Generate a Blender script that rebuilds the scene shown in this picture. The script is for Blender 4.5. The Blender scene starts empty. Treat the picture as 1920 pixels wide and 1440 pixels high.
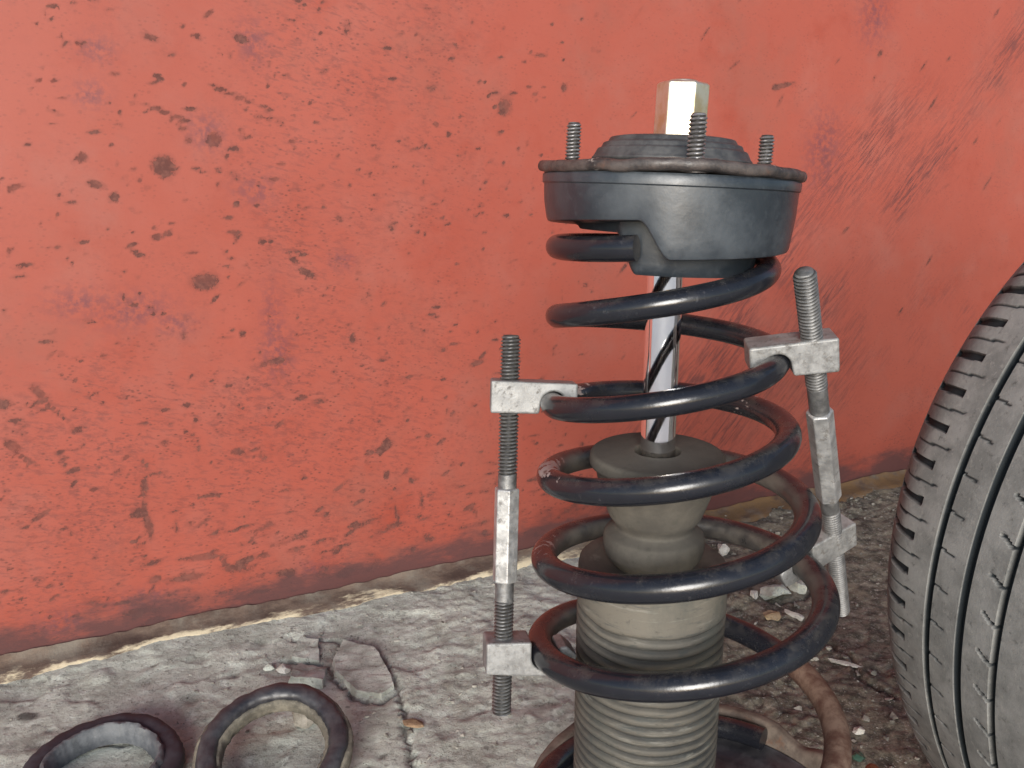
import bpy, bmesh, math, random
import numpy as np
from mathutils import Vector, Matrix, Euler
random.seed(7)
RNG = np.random.default_rng(7)
R = math.radians
scene = bpy.context.scene
C = scene.collection

# ------------------------------------------------------------------ camera, sky, sun, exposure
cam_data = bpy.data.cameras.new("camera")
cam_data.sensor_width = 36.0
cam_data.lens = 1660.0 / 1920.0 * 36.0
cam_data.clip_start = 0.01
cam_data.clip_end = 500.0
cam = bpy.data.objects.new("camera", cam_data)
C.objects.link(cam)
cam.location = (0.0, 0.0, 0.55)
cam.rotation_euler = (R(75.0), 0.0, 0.0)
scene.camera = cam

SUN_TRAVEL = Vector((0.10, 0.92, -0.30)).normalized()
SUN_EL = math.asin(-SUN_TRAVEL.z)
SUN_ROT = math.atan2(-SUN_TRAVEL.x, -SUN_TRAVEL.y)
world = bpy.data.worlds.new("World")
scene.world = world
world.use_nodes = True
wn = world.node_tree
wn.nodes.clear()
w_out = wn.nodes.new("ShaderNodeOutputWorld")
w_bg = wn.nodes.new("ShaderNodeBackground")
w_sky = wn.nodes.new("ShaderNodeTexSky")
w_sky.sky_type = 'NISHITA'
w_sky.sun_disc = False
w_sky.sun_elevation = SUN_EL
w_sky.sun_rotation = SUN_ROT
w_sky.air_density = 1.0
w_sky.dust_density = 1.0
w_sky.ozone_density = 1.0
w_bg.inputs["Strength"].default_value = 0.105
wn.links.new(w_sky.outputs[0], w_bg.inputs[0])
wn.links.new(w_bg.outputs[0], w_out.inputs[0])

sun_data = bpy.data.lights.new("sun", 'SUN')
sun_data.energy = 3.2
sun_data.angle = R(28.0)
sun_data.color = (1.0, 0.98, 0.95)
sun = bpy.data.objects.new("sun", sun_data)
C.objects.link(sun)
sun.rotation_euler = SUN_TRAVEL.to_track_quat('-Z', 'Y').to_euler()
sun.location = (-1, -3, 3)

scene.view_settings.view_transform = 'Standard'
scene.view_settings.look = 'None'
scene.view_settings.exposure = 0.70
scene.view_settings.gamma = 1.0

# ------------------------------------------------------------------ numpy noise
def _hash(ix, iy, seed):
    h = (ix.astype(np.int64) * 374761393 + iy.astype(np.int64) * 668265263 + seed * 974711) & 0xffffffff
    h = ((h ^ (h >> 13)) * 1274126177) & 0xffffffff
    h = h ^ (h >> 16)
    return (h & 0xffff) / 65535.0

def vnoise(x, y, seed=0):
    ix = np.floor(x); iy = np.floor(y)
    fx = x - ix; fy = y - iy
    fx = fx * fx * (3 - 2 * fx); fy = fy * fy * (3 - 2 * fy)
    a = _hash(ix, iy, seed); b = _hash(ix + 1, iy, seed)
    c = _hash(ix, iy + 1, seed); d = _hash(ix + 1, iy + 1, seed)
    return (a + (b - a) * fx) * (1 - fy) + (c + (d - c) * fx) * fy

def fbm(x, y, oct=4, seed=0, gain=0.5):
    s = 0.0; a = 1.0; t = 0.0
    for i in range(oct):
        s = s + a * vnoise(x, y, seed + i * 17); t += a
        x = x * 2.03 + 11.3; y = y * 2.03 + 5.7; a *= gain
    return s / t

def sstep(a, b, x):
    t = np.clip((x - a) / (b - a), 0, 1)
    return t * t * (3 - 2 * t)

# ------------------------------------------------------------------ object helpers
def mesh_obj(name, verts, faces, mat, parent=None, smooth=True, attrs=None, sharp=None):
    me = bpy.data.meshes.new(name)
    me.from_pydata([tuple(v) for v in verts], [], faces)
    me.validate()
    if smooth:
        me.polygons.foreach_set("use_smooth", [True] * len(me.polygons))
    if attrs:
        for k, v in attrs.items():
            a = me.attributes.new(k, 'FLOAT', 'POINT')
            a.data.foreach_set("value", np.asarray(v, np.float32))
    if sharp is not None:
        me.set_sharp_from_angle(angle=R(sharp))
    me.update()
    o = bpy.data.objects.new(name, me)
    C.objects.link(o)
    if mat is not None:
        me.materials.append(mat)
    if parent is not None:
        o.parent = parent
    return o

def thing(name, label, cat, loc=(0, 0, 0), group=None):
    o = bpy.data.objects.new(name, None)
    o.empty_display_size = 0.02
    C.objects.link(o)
    o.location = loc
    o["label"] = label
    o["category"] = cat
    if group:
        o["group"] = group
    return o

def tag(o, label=None, cat=None, group=None, kind=None):
    if label: o["label"] = label
    if cat: o["category"] = cat
    if group: o["group"] = group
    if kind: o["kind"] = kind
    return o

class MB:
    """collects verts and faces"""
    def __init__(self):
        self.v = []; self.f = []
    def add(self, v, f):
        n = len(self.v)
        self.v += [tuple(q) for q in v]
        self.f += [tuple(i + n for i in q) for q in f]
        return self

def lathe(profile, seg=64, closed=False, mod=None, a0=0.0):
    """profile: list of (r, z); revolve about Z"""
    v = []; f = []
    n = len(profile)
    for j in range(seg):
        a = a0 + 2 * math.pi * j / seg
        ca, sa = math.cos(a), math.sin(a)
        for i, (r, z) in enumerate(profile):
            if mod: r2, z2 = mod(i, r, z, a)
            else: r2, z2 = r, z
            v.append((r2 * ca, r2 * sa, z2))
    for j in range(seg):
        k = (j + 1) % seg
        for i in range(n - 1 if not closed else n):
            i2 = (i + 1) % n
            f.append((j * n + i, k * n + i, k * n + i2, j * n + i2))
    return v, f

def cap(idx, centre, v, f, flip=False):
    n = len(v); v.append(tuple(centre))
    m = len(idx)
    for i in range(m):
        a, b = idx[i], idx[(i + 1) % m]
        f.append((b, a, n) if flip else (a, b, n))

def rounded(profile, r=0.001, n=3):
    """round the corners of an open (r, z) polyline"""
    out = [profile[0]]
    for i in range(1, len(profile) - 1):
        p = np.array(profile[i]); a = np.array(profile[i - 1]); b = np.array(profile[i + 1])
        da = a - p; db = b - p
        la = np.linalg.norm(da); lb = np.linalg.norm(db)
        rr = min(r, la * 0.45, lb * 0.45)
        p0 = p + da / la * rr; p1 = p + db / lb * rr
        for k in range(n + 1):
            t = k / n
            q = (1 - t) ** 2 * p0 + 2 * t * (1 - t) * p + t * t * p1
            out.append((float(q[0]), float(q[1])))
    out.append(profile[-1])
    return out

def tube(pts, rad, seg=20, caps=True, up=Vector((0, 0, 1))):
    """sweep a circle along points"""
    P = [Vector(p) for p in pts]; n = len(P)
    v = []; f = []
    for i in range(n):
        t = (P[min(i + 1, n - 1)] - P[max(i - 1, 0)]).normalized()
        s = t.cross(up)
        if s.length < 1e-4: s = t.cross(Vector((0, 1, 0)))
        s.normalize(); u = s.cross(t)
        r = rad[i] if hasattr(rad, "__len__") else rad
        for k in range(seg):
            a = 2 * math.pi * k / seg
            v.append(tuple(P[i] + (s * math.cos(a) + u * math.sin(a)) * r))
    for i in range(n - 1):
        for k in range(seg):
            k2 = (k + 1) % seg
            f.append((i * seg + k, i * seg + k2, (i + 1) * seg + k2, (i + 1) * seg + k))
    if caps:
        cap(list(range(seg)), P[0], v, f, True)
        cap([(n - 1) * seg + k for k in range(seg)], P[-1], v, f)
    return v, f

def xform(v, M):
    return [tuple(M @ Vector(p)) for p in v]

# ------------------------------------------------------------------ material helpers
class NT:
    def __init__(self, name):
        self.m = bpy.data.materials.new(name)
        self.m.use_nodes = True
        self.t = self.m.node_tree
        self.t.nodes.clear()
        self.out = self.t.nodes.new("ShaderNodeOutputMaterial")
        self.b = self.t.nodes.new("ShaderNodeBsdfPrincipled")
        self.t.links.new(self.b.outputs[0], self.out.inputs[0])
        self.co = self.t.nodes.new("ShaderNodeTexCoord").outputs["Object"]
    def n(self, kind): return self.t.nodes.new(kind)
    def put(self, sock, val):
        if isinstance(val, bpy.types.NodeSocket): self.t.links.new(val, sock)
        elif val is not None:
            if isinstance(val, (tuple, list)) and len(val) == 3 and sock.type == 'RGBA': val = (*val, 1)
            sock.default_value = val
    def map(self, scale=(1, 1, 1), rot=(0, 0, 0), loc=(0, 0, 0), co=None):
        q = self.n("ShaderNodeMapping")
        self.put(q.inputs["Vector"], co or self.co)
        q.inputs["Scale"].default_value = scale
        q.inputs["Rotation"].default_value = rot
        q.inputs["Location"].default_value = loc
        return q.outputs[0]
    def noise(self, scale, detail=4, rough=0.55, co=None, dist=0.0):
        q = self.n("ShaderNodeTexNoise")
        self.put(q.inputs["Vector"], co or self.co)
        q.inputs["Scale"].default_value = scale
        q.inputs["Detail"].default_value = detail
        q.inputs["Roughness"].default_value = rough
        q.inputs["Distortion"].default_value = dist
        return q.outputs["Fac"]
    def voro(self, scale, co=None, feature='F1', out="Distance"):
        q = self.n("ShaderNodeTexVoronoi")
        q.feature = feature
        self.put(q.inputs["Vector"], co or self.co)
        q.inputs["Scale"].default_value = scale
        return q.outputs[out]
    def ramp(self, fac, a, b, lo=0.0, hi=1.0, interp='SMOOTHSTEP'):
        q = self.n("ShaderNodeMapRange")
        q.interpolation_type = interp
        self.put(q.inputs["Value"], fac)
        q.inputs["From Min"].default_value = a
        q.inputs["From Max"].default_value = b
        q.inputs["To Min"].default_value = lo
        q.inputs["To Max"].default_value = hi
        return q.outputs[0]
    def math(self, op, a, b=None, clamp=False):
        q = self.n("ShaderNodeMath"); q.operation = op; q.use_clamp = clamp
        self.put(q.inputs[0], a)
        if b is not None: self.put(q.inputs[1], b)
        return q.outputs[0]
    def mix(self, fac, a, b):
        q = self.n("ShaderNodeMix"); q.data_type = 'RGBA'
        self.put(q.inputs["Factor"], fac)
        self.put(q.inputs["A"], None); self.put(q.inputs[6], a); self.put(q.inputs[7], b)
        return q.outputs[2]
    def attr(self, name):
        q = self.n("ShaderNodeAttribute"); q.attribute_name = name
        return q.outputs["Fac"]
    def bump(self, h, strength=0.3, dist=0.001, prev=None):
        q = self.n("ShaderNodeBump")
        q.inputs["Strength"].default_value = strength
        q.inputs["Distance"].default_value = dist
        self.put(q.inputs["Height"], h)
        if prev is not None: self.put(q.inputs["Normal"], prev)
        return q.outputs[0]
    def up(self):
        g = self.n("ShaderNodeNewGeometry"); s = self.n("ShaderNodeSeparateXYZ")
        self.t.links.new(g.outputs["Normal"], s.inputs[0])
        return s.outputs["Z"]
    def done(self, color=None, rough=None, metal=None, normal=None, spec=None, coat=None, coat_rough=None):
        b = self.b
        if color is not None: self.put(b.inputs["Base Color"], color)
        if rough is not None: self.put(b.inputs["Roughness"], rough)
        if metal is not None: self.put(b.inputs["Metallic"], metal)
        if normal is not None: self.put(b.inputs["Normal"], normal)
        if spec is not None: self.put(b.inputs["Specular IOR Level"], spec)
        if coat is not None: self.put(b.inputs["Coat Weight"], coat)
        if coat_rough is not None: self.put(b.inputs["Coat Roughness"], coat_rough)
        return self.m

# ------------------------------------------------------------------ materials
def mat_wall():
    t = NT("red_painted_steel")
    spot, purp, ml, mr, low, scuff = (t.attr(k) for k in ("spot", "purple", "scuff_left", "scuff_right", "low", "band"))
    base = t.mix(t.noise(3.2, 5, 0.6), (0.248, 0.053, 0.035), (0.288, 0.071, 0.049))
    base = t.mix(t.ramp(t.noise(9, 6, 0.65), 0.45, 0.8, 0, 0.55), base, (0.255, 0.095, 0.075))
    base = t.mix(t.ramp(low, 0.0, 1.0, 0, 0.55), base, (0.165, 0.036, 0.025))
    # mottled worn paint, in clusters of fine flecks
    mo = t.math('MULTIPLY', t.ramp(t.noise(150, 6, 0.75, co=t.map((0.8, 1, 1.2))), 0.47, 0.62), t.ramp(t.noise(11, 5, 0.7), 0.42, 0.66))
    base = t.mix(t.math('MULTIPLY', mo, t.math('ADD', 0.18, t.math('MULTIPLY', ml, 0.5))), base, (0.135, 0.038, 0.032))
    base = t.mix(t.ramp(t.noise(6.5, 6, 0.7, co=t.map(loc=(3, 7, 1))), 0.50, 0.72, 0, 0.4), base, (0.195, 0.070, 0.052))
    base = t.mix(t.ramp(t.noise(8, 6, 0.7, co=t.map(loc=(9, 2, 5))), 0.52, 0.74, 0, 0.55), base, (0.225, 0.038, 0.022))
    # faded purple blotches
    pn = t.noise(120, 4, 0.7)
    p = t.math('MULTIPLY', purp, t.ramp(pn, 0.38, 0.62))
    base = t.mix(t.math('MULTIPLY', p, 0.7), base, (0.095, 0.036, 0.048))
    # fine scuffs, streaked: left field slants down to the right, right field is steep
    def streak(ang, sx, sy, lo, hi):
        co = t.map((sx, 1, sy), (0, 0, 0), co=t.map((1, 1, 1), (0, R(ang), 0)))
        return t.ramp(t.noise(1.0, 6, 0.72, co=co, dist=0.25), lo, hi)
    sl = t.math('MULTIPLY', streak(-16, 62, 190, 0.49, 0.63), ml)
    sl2 = t.math('MULTIPLY', streak(3, 70, 230, 0.50, 0.64), scuff)
    sr = t.math('MULTIPLY', streak(48, 24, 210, 0.44, 0.60), mr)
    scf = t.math('MAXIMUM', t.math('MAXIMUM', sl, t.math('MULTIPLY', sr, 2.1)), sl2)
    base = t.mix(t.math('MULTIPLY', scf, 0.46), base, (0.115, 0.036, 0.032))
    # fine grit of pinhole rust all over
    vd = t.voro(210, co=t.map((0.7, 1, 1.2)))
    rnd = t.noise(37, 3, 0.6)
    pin = t.math('MULTIPLY', t.ramp(vd, 0.33, 0.17), t.ramp(rnd, 0.44, 0.56))
    base = t.mix(t.math('MULTIPLY', pin, t.math('ADD', 0.22, t.math('MULTIPLY', t.math('MAXIMUM', ml, scuff), 0.6))), base, (0.12, 0.035, 0.028))
    # the bigger chips, ragged by noise
    e = t.math('ADD', spot, t.math('MULTIPLY', t.math('SUBTRACT', t.noise(260, 7, 0.8), 0.5), 1.5))
    chip = t.ramp(e, 0.46, 0.54)
    chipc = t.mix(t.ramp(t.noise(160, 3, 0.6), 0.4, 0.65), (0.062, 0.024, 0.020), (0.115, 0.046, 0.036))
    base = t.mix(t.ramp(t.math('ADD', spot, t.math('MULTIPLY', t.math('SUBTRACT', t.noise(60, 5, 0.7), 0.5), 0.9)), 0.16, 0.50, 0, 0.34), base, (0.12, 0.034, 0.026))
    base = t.mix(t.math('MULTIPLY', chip, t.ramp(t.noise(24, 3, 0.6), 0.35, 0.6, 0.45, 0.86)), base, chipc)
    # bottom band, rusty and dirty
    ln = t.math('ADD', low, t.math('MULTIPLY', t.math('SUBTRACT', t.noise(34, 6, 0.7, co=t.map((0.35, 1, 1))), 0.5), 1.5))
    lb = t.ramp(ln, 0.38, 0.82)
    base = t.mix(t.math('MULTIPLY', lb, 0.85), base, (0.060, 0.028, 0.028))
    rough = t.math('ADD', t.ramp(t.noise(25, 4, 0.6), 0.3, 0.7, 0.42, 0.54), t.math('MULTIPLY', t.math('MAXIMUM', chip, lb), 0.3))
    h = t.math('SUBTRACT', t.math('MULTIPLY', t.noise(420, 3, 0.5), 0.25), t.math('MAXIMUM', chip, t.math('MULTIPLY', scf, 0.4)))
    nrm = t.bump(h, 0.35, 0.0006)
    return t.done(base, rough, 0.0, nrm, 0.32)

def mat_ground():
    t = NT("weathered_concrete")
    soil = t.attr("soil"); pit = t.attr("pit"); crack = t.attr("crack"); wet = t.attr("wet")
    a = t.mix(t.ramp(t.noise(14, 7, 0.68), 0.36, 0.66), (0.32, 0.33, 0.285), (0.52, 0.545, 0.48))
    a = t.mix(t.ramp(t.noise(55, 6, 0.7), 0.50, 0.72, 0, 0.75), a, (0.58, 0.61, 0.56))
    a = t.mix(t.ramp(t.noise(95, 5, 0.7), 0.52, 0.70, 0, 0.8), a, (0.185, 0.19, 0.165))
    a = t.mix(t.ramp(t.noise(7, 3, 0.5), 0.5, 0.75, 0, 0.35), a, (0.36, 0.34, 0.29))
    s = t.mix(t.ramp(t.noise(48, 7, 0.75), 0.36, 0.66), (0.062, 0.056, 0.043), (0.27, 0.245, 0.185))
    s = t.mix(t.ramp(t.noise(130, 4, 0.7), 0.56, 0.7, 0, 0.8), s, (0.36, 0.33, 0.27))
    s = t.mix(t.ramp(t.noise(12, 4, 0.6), 0.50, 0.75, 0, 0.5), s, (0.24, 0.205, 0.13))
    sm = t.ramp(t.math('ADD', soil, t.math('MULTIPLY', t.math('SUBTRACT', t.noise(26, 6, 0.7), 0.5), 0.9)), 0.35, 0.65)
    c = t.mix(sm, a, s)
    c = t.mix(t.math('MULTIPLY', pit, 0.65), c, (0.075, 0.066, 0.055))
    c = t.mix(t.math('MULTIPLY', crack, 0.55), c, (0.040, 0.032, 0.025))
    c = t.mix(t.math('MULTIPLY', wet, 0.8), c, (0.02, 0.022, 0.025))
    c = t.mix(t.attr('brightened_yard'), c, (0.56, 0.55, 0.53))  # unseen ground behind the camera, coloured paler to brighten the chrome's reflection
    fd = t.noise(300, 5, 0.8)
    c = t.mix(t.ramp(fd, 0.56, 0.66, 0, 0.4), c, (0.10, 0.098, 0.088))
    c = t.mix(t.ramp(t.noise(240, 5, 0.8, co=t.map(loc=(7, 3, 1))), 0.57, 0.66, 0, 0.5), c, (0.60, 0.61, 0.57))
    ag = t.math('MULTIPLY', t.ramp(t.voro(95, co=t.map(loc=(1, 1, 4))), 0.34, 0.22), t.ramp(t.noise(31, 4, 0.6, co=t.map(loc=(8, 1, 2))), 0.52, 0.62))
    c = t.mix(t.math('MULTIPLY', ag, 0.6), c, (0.15, 0.145, 0.13))
    # specks
    sp = t.math('MULTIPLY', t.ramp(t.voro(330), 0.28, 0.16), t.ramp(t.noise(60, 3, 0.6), 0.5, 0.62))
    c = t.mix(t.math('MULTIPLY', sp, 0.7), c, (0.06, 0.055, 0.045))
    sp2 = t.math('MULTIPLY', t.ramp(t.voro(260, co=t.map(loc=(3, 1, 2))), 0.24, 0.12), t.ramp(t.noise(50, 3, 0.6, co=t.map(loc=(5, 1, 2))), 0.52, 0.62))
    c = t.mix(t.math('MULTIPLY', sp2, 0.8), c, (0.52, 0.50, 0.45))
    n1 = t.bump(t.noise(430, 6, 0.8), 0.9, 0.0016)
    n2 = t.bump(t.noise(120, 7, 0.75), 0.8, 0.0035, n1)
    return t.done(c, t.math('SUBTRACT', 0.92, t.math('MULTIPLY', wet, 0.7)), 0, n2, 0.3)

def mat_base_flange():
    t = NT("rusty_base_flange")
    e = t.attr("edge"); u = t.attr("right")
    c = t.mix(t.ramp(t.noise(40, 6, 0.7, co=t.map((0.4, 1, 1))), 0.35, 0.7), (0.055, 0.034, 0.027), (0.14, 0.10, 0.076))
    c = t.mix(t.ramp(t.noise(17, 5, 0.65), 0.45, 0.7, 0, 0.8), c, (0.16, 0.14, 0.115))
    fl = t.ramp(t.math('ADD', e, t.math('MULTIPLY', t.math('SUBTRACT', t.noise(30, 6, 0.72, co=t.map((0.35, 1, 1))), 0.5), 2.2)), 0.66, 0.95)
    fl = t.math('MULTIPLY', fl, t.ramp(u, 0.0, 0.7, 1.0, 0.12))
    c = t.mix(fl, c, (0.50, 0.43, 0.30))
    c = t.mix(t.math('MULTIPLY', u, t.ramp(t.noise(30, 5, 0.7), 0.3, 0.6)), c, (0.13, 0.075, 0.035))
    return t.done(c, 0.88, 0, t.bump(t.noise(260, 5, 0.7), 0.6, 0.0015), 0.3)

def mat_spring():
    t = NT("black_enamel_spring")
    inner = t.attr("inner"); rust = t.attr("rust"); chip = t.attr("chip")
    c = t.mix(t.noise(60, 4, 0.6), (0.006, 0.007, 0.010), (0.013, 0.014, 0.019))
    up = t.up()
    dn = t.ramp(t.noise(75, 6, 0.7), 0.44, 0.70)
    dust = t.math('MULTIPLY', t.ramp(up, 0.25, 1.0, 0.0, 0.26), dn)
    dust = t.math('ADD', dust, t.math('MULTIPLY', inner, t.ramp(t.noise(40, 5, 0.65), 0.3, 0.65, 0.15, 0.75)), clamp=True)
    c = t.mix(dust, c, (0.125, 0.112, 0.094))
    grain = t.math('MULTIPLY', t.ramp(t.noise(330, 4, 0.7), 0.58, 0.72), t.ramp(t.noise(30, 3, 0.6), 0.42, 0.65))
    c = t.mix(t.math('MULTIPLY', grain, 0.35), c, (0.10, 0.10, 0.105))
    chn = t.ramp(t.math('ADD', chip, t.math('MULTIPLY', t.math('SUBTRACT', t.noise(150, 4, 0.6, co=t.map((1, 1, 2.5))), 0.5), 2.2)), 0.80, 0.98)
    c = t.mix(chn, c, (0.30, 0.25, 0.235))
    rn = t.ramp(t.math('ADD', rust, t.math('MULTIPLY', t.math('SUBTRACT', t.noise(55, 5, 0.7), 0.5), 0.9)), 0.4, 0.65)
    rc = t.mix(t.ramp(t.noise(70, 5, 0.7), 0.35, 0.65), (0.060, 0.027, 0.018), (0.145, 0.095, 0.070))
    c = t.mix(rn, c, rc)
    rgh = t.math('ADD', t.ramp(t.noise(45, 5, 0.6), 0.3, 0.7, 0.17, 0.29), t.math('MULTIPLY', t.math('MAXIMUM', t.math('MAXIMUM', dust, rn), t.math('MULTIPLY', chn, 0.5)), 0.5), clamp=True)
    n = t.bump(t.noise(260, 5, 0.65), 0.16, 0.0006)
    n = t.bump(rn, 0.4, 0.0005, n)
    return t.done(c, rgh, 0, n, 0.45)

def mat_rubber(name, col=(0.030, 0.034, 0.040), dusty=(0.12, 0.125, 0.13), amount=0.5, rough=0.5, scale=30, spec=0.5):
    t = NT(name)
    d = t.math('MULTIPLY', t.ramp(t.noise(scale, 7, 0.72), 0.38, 0.68), amount)
    c = t.mix(d, col, dusty)
    c = t.mix(t.math('MULTIPLY', t.ramp(t.noise(scale * 9, 4, 0.7), 0.55, 0.72), amount * 0.5), c, dusty)
    r = t.math('ADD', rough, t.math('MULTIPLY', d, 0.35))
    return t.done(c, r, 0, t.bump(t.noise(scale * 11, 4, 0.6), 0.22, 0.0006), spec)

def mat_dusty_tube():
    t = NT("dusty_black_plastic")
    dust = t.attr("dust")
    z = t.n("ShaderNodeSeparateXYZ"); t.put(z.inputs[0], t.co)
    n = t.noise(26, 6, 0.65, co=t.map((1, 1, 2.2)))
    d = t.math('ADD', dust, t.math('MULTIPLY', t.math('SUBTRACT', n, 0.5), 0.9), clamp=True)
    c = t.mix(d, (0.022, 0.023, 0.023), (0.118, 0.107, 0.088))
    st = t.ramp(t.noise(1.0, 5, 0.7, co=t.map((55, 55, 330))), 0.54, 0.68)
    c = t.mix(t.math('MULTIPLY', st, 0.62), c, (0.040, 0.046, 0.045))
    st2 = t.ramp(t.noise(1.0, 5, 0.7, co=t.map((34, 34, 300), loc=(4, 2, 1))), 0.56, 0.70)
    c = t.mix(t.math('MULTIPLY', st2, 0.4), c, (0.21, 0.205, 0.18))
    c = t.mix(t.ramp(t.noise(14, 6, 0.7, co=t.map((1.2, 1.2, 0.8), loc=(5, 2, 3))), 0.50, 0.70, 0, 0.6), c, (0.052, 0.055, 0.048))
    c = t.mix(t.ramp(t.noise(190, 5, 0.75, co=t.map((1, 1, 1.6))), 0.58, 0.70, 0, 0.5), c, (0.030, 0.030, 0.027))
    return t.done(c, 0.72, 0, t.bump(t.noise(240, 6, 0.75), 0.45, 0.0009), 0.35)

def mat_bump():
    t = NT("dusty_foam_rubber")
    c = t.mix(t.ramp(t.noise(22, 6, 0.65), 0.3, 0.7), (0.055, 0.050, 0.043), (0.108, 0.098, 0.081))
    c = t.mix(t.math('MULTIPLY', t.ramp(t.up(), 0.6, 1.0), 0.45), c, (0.062, 0.057, 0.050))
    c = t.mix(t.ramp(t.noise(210, 4, 0.7), 0.54, 0.70, 0, 0.6), c, (0.055, 0.052, 0.043))
    return t.done(c, 0.9, 0, t.bump(t.noise(420, 4, 0.6), 0.3, 0.0006), 0.25)

def mat_steel(name, lo=(0.30, 0.29, 0.28), hi=(0.62, 0.61, 0.59), metal=0.75, rough=0.42, grime=0.5, scale=110):
    t = NT(name)
    c = t.mix(t.ramp(t.noise(scale, 6, 0.7), 0.35, 0.65), lo, hi)
    g = t.math('MULTIPLY', t.ramp(t.noise(scale * 1.7, 5, 0.72, co=t.map(loc=(2, 3, 4))), 0.53, 0.68), grime)
    c = t.mix(g, c, (0.085, 0.075, 0.065))
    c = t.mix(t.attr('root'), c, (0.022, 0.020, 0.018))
    r = t.math('ADD', t.ramp(t.noise(scale * 2, 4, 0.6), 0.3, 0.7, rough - 0.08, rough + 0.10), t.math('MULTIPLY', g, 0.3))
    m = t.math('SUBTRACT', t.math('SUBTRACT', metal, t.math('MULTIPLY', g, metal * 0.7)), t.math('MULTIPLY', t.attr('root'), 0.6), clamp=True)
    return t.done(c, r, m, t.bump(t.noise(scale * 4, 5, 0.7), 0.35, 0.0006), 0.5)

def mat_chrome():
    t = NT("polished_chrome")
    r = t.ramp(t.noise(1.0, 4, 0.6, co=t.map((900, 900, 14))), 0.35, 0.7, 0.05, 0.11)
    return t.done((0.95, 0.95, 0.96), r, 1.0)

def mat_zinc():
    t = NT("yellow_zinc_plating")
    c = t.mix(t.ramp(t.noise(80, 4, 0.6), 0.4, 0.65), (0.66, 0.62, 0.52), (0.58, 0.47, 0.29))
    z = t.n("ShaderNodeSeparateXYZ"); t.put(z.inputs[0], t.co)
    return t.done(c, t.ramp(t.noise(120, 4, 0.6), 0.3, 0.7, 0.32, 0.46), 0.9, t.bump(t.noise(120, 4, 0.6), 0.06, 0.0005))

def mat_mount_plate():
    t = NT("rusty_mount_plate")
    c = t.mix(t.ramp(t.noise(60, 6, 0.7), 0.36, 0.64), (0.018, 0.015, 0.015), (0.070, 0.057, 0.052))
    c = t.mix(t.ramp(t.noise(38, 5, 0.7, co=t.map(loc=(3, 1, 7))), 0.54, 0.72, 0, 0.8), c, (0.115, 0.052, 0.032))
    g = t.ramp(t.noise(85, 5, 0.72, co=t.map(loc=(1, 8, 2))), 0.60, 0.72)
    c = t.mix(g, c, (0.42, 0.39, 0.36))
    return t.done(c, t.ramp(t.noise(90, 4, 0.6), 0.3, 0.7, 0.38, 0.62), t.math('MULTIPLY', g, 0.5), t.bump(t.noise(240, 5, 0.7), 0.5, 0.0009), 0.5)

def mat_rusty_seat():
    t = NT("rusty_pressed_steel")
    c = t.mix(t.ramp(t.noise(32, 6, 0.7), 0.35, 0.65), (0.055, 0.040, 0.032), (0.150, 0.120, 0.097))
    c = t.mix(t.ramp(t.noise(46, 5, 0.7, co=t.map(loc=(3, 1, 7))), 0.55, 0.72, 0, 0.75), c, (0.13, 0.055, 0.028))
    c = t.mix(t.ramp(t.noise(160, 5, 0.7), 0.55, 0.72, 0, 0.6), c, (0.05, 0.040, 0.035))
    return t.done(c, 0.82, 0.0, t.bump(t.noise(200, 6, 0.7), 0.5, 0.001), 0.35)

def mat_orange_rust():
    t = NT("orange_rust")
    c = t.mix(t.ramp(t.noise(45, 6, 0.7), 0.35, 0.65), (0.15, 0.055, 0.025), (0.34, 0.16, 0.085))
    c = t.mix(t.ramp(t.noise(90, 5, 0.7), 0.55, 0.70, 0, 0.7), c, (0.26, 0.21, 0.17))
    return t.done(c, 0.88, 0, t.bump(t.noise(220, 6, 0.7), 0.6, 0.0012), 0.3)

def mat_tyre():
    t = NT("worn_tyre_rubber")
    w = t.attr("worn")
    a = t.mix(t.ramp(t.noise(40, 6, 0.68), 0.34, 0.68), (0.135, 0.135, 0.129), (0.215, 0.213, 0.204))
    a = t.mix(t.ramp(t.noise(280, 4, 0.7), 0.54, 0.70, 0, 0.55), a, (0.25, 0.245, 0.23))
    a = t.mix(t.ramp(t.noise(170, 5, 0.7, co=t.map(loc=(4, 4, 1))), 0.56, 0.72, 0, 0.6), a, (0.055, 0.053, 0.050))
    c = t.mix(w, (0.016, 0.020, 0.023), a)
    st = t.math('MULTIPLY', t.ramp(t.voro(46), 0.12, 0.05), t.ramp(t.noise(11, 2, 0.5), 0.5, 0.6))
    c = t.mix(st, c, (0.34, 0.31, 0.27))
    return t.done(c, 0.88, 0, t.bump(t.noise(650, 4, 0.7), 0.4, 0.0006), 0.22)

def mat_stone(name, a, b, scale=70):
    t = NT(name)
    c = t.mix(t.ramp(t.noise(scale, 6, 0.7), 0.35, 0.66), a, b)
    c = t.mix(t.ramp(t.noise(scale * 4, 4, 0.7), 0.56, 0.7, 0, 0.6), c, tuple(q * 0.4 for q in a))
    c = t.mix(t.ramp(t.noise(300, 5, 0.8), 0.56, 0.66, 0, 0.4), c, (0.10, 0.098, 0.088))
    return t.done(c, 0.9, 0, t.bump(t.noise(160, 7, 0.8), 0.9, 0.0025), 0.3)

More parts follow.
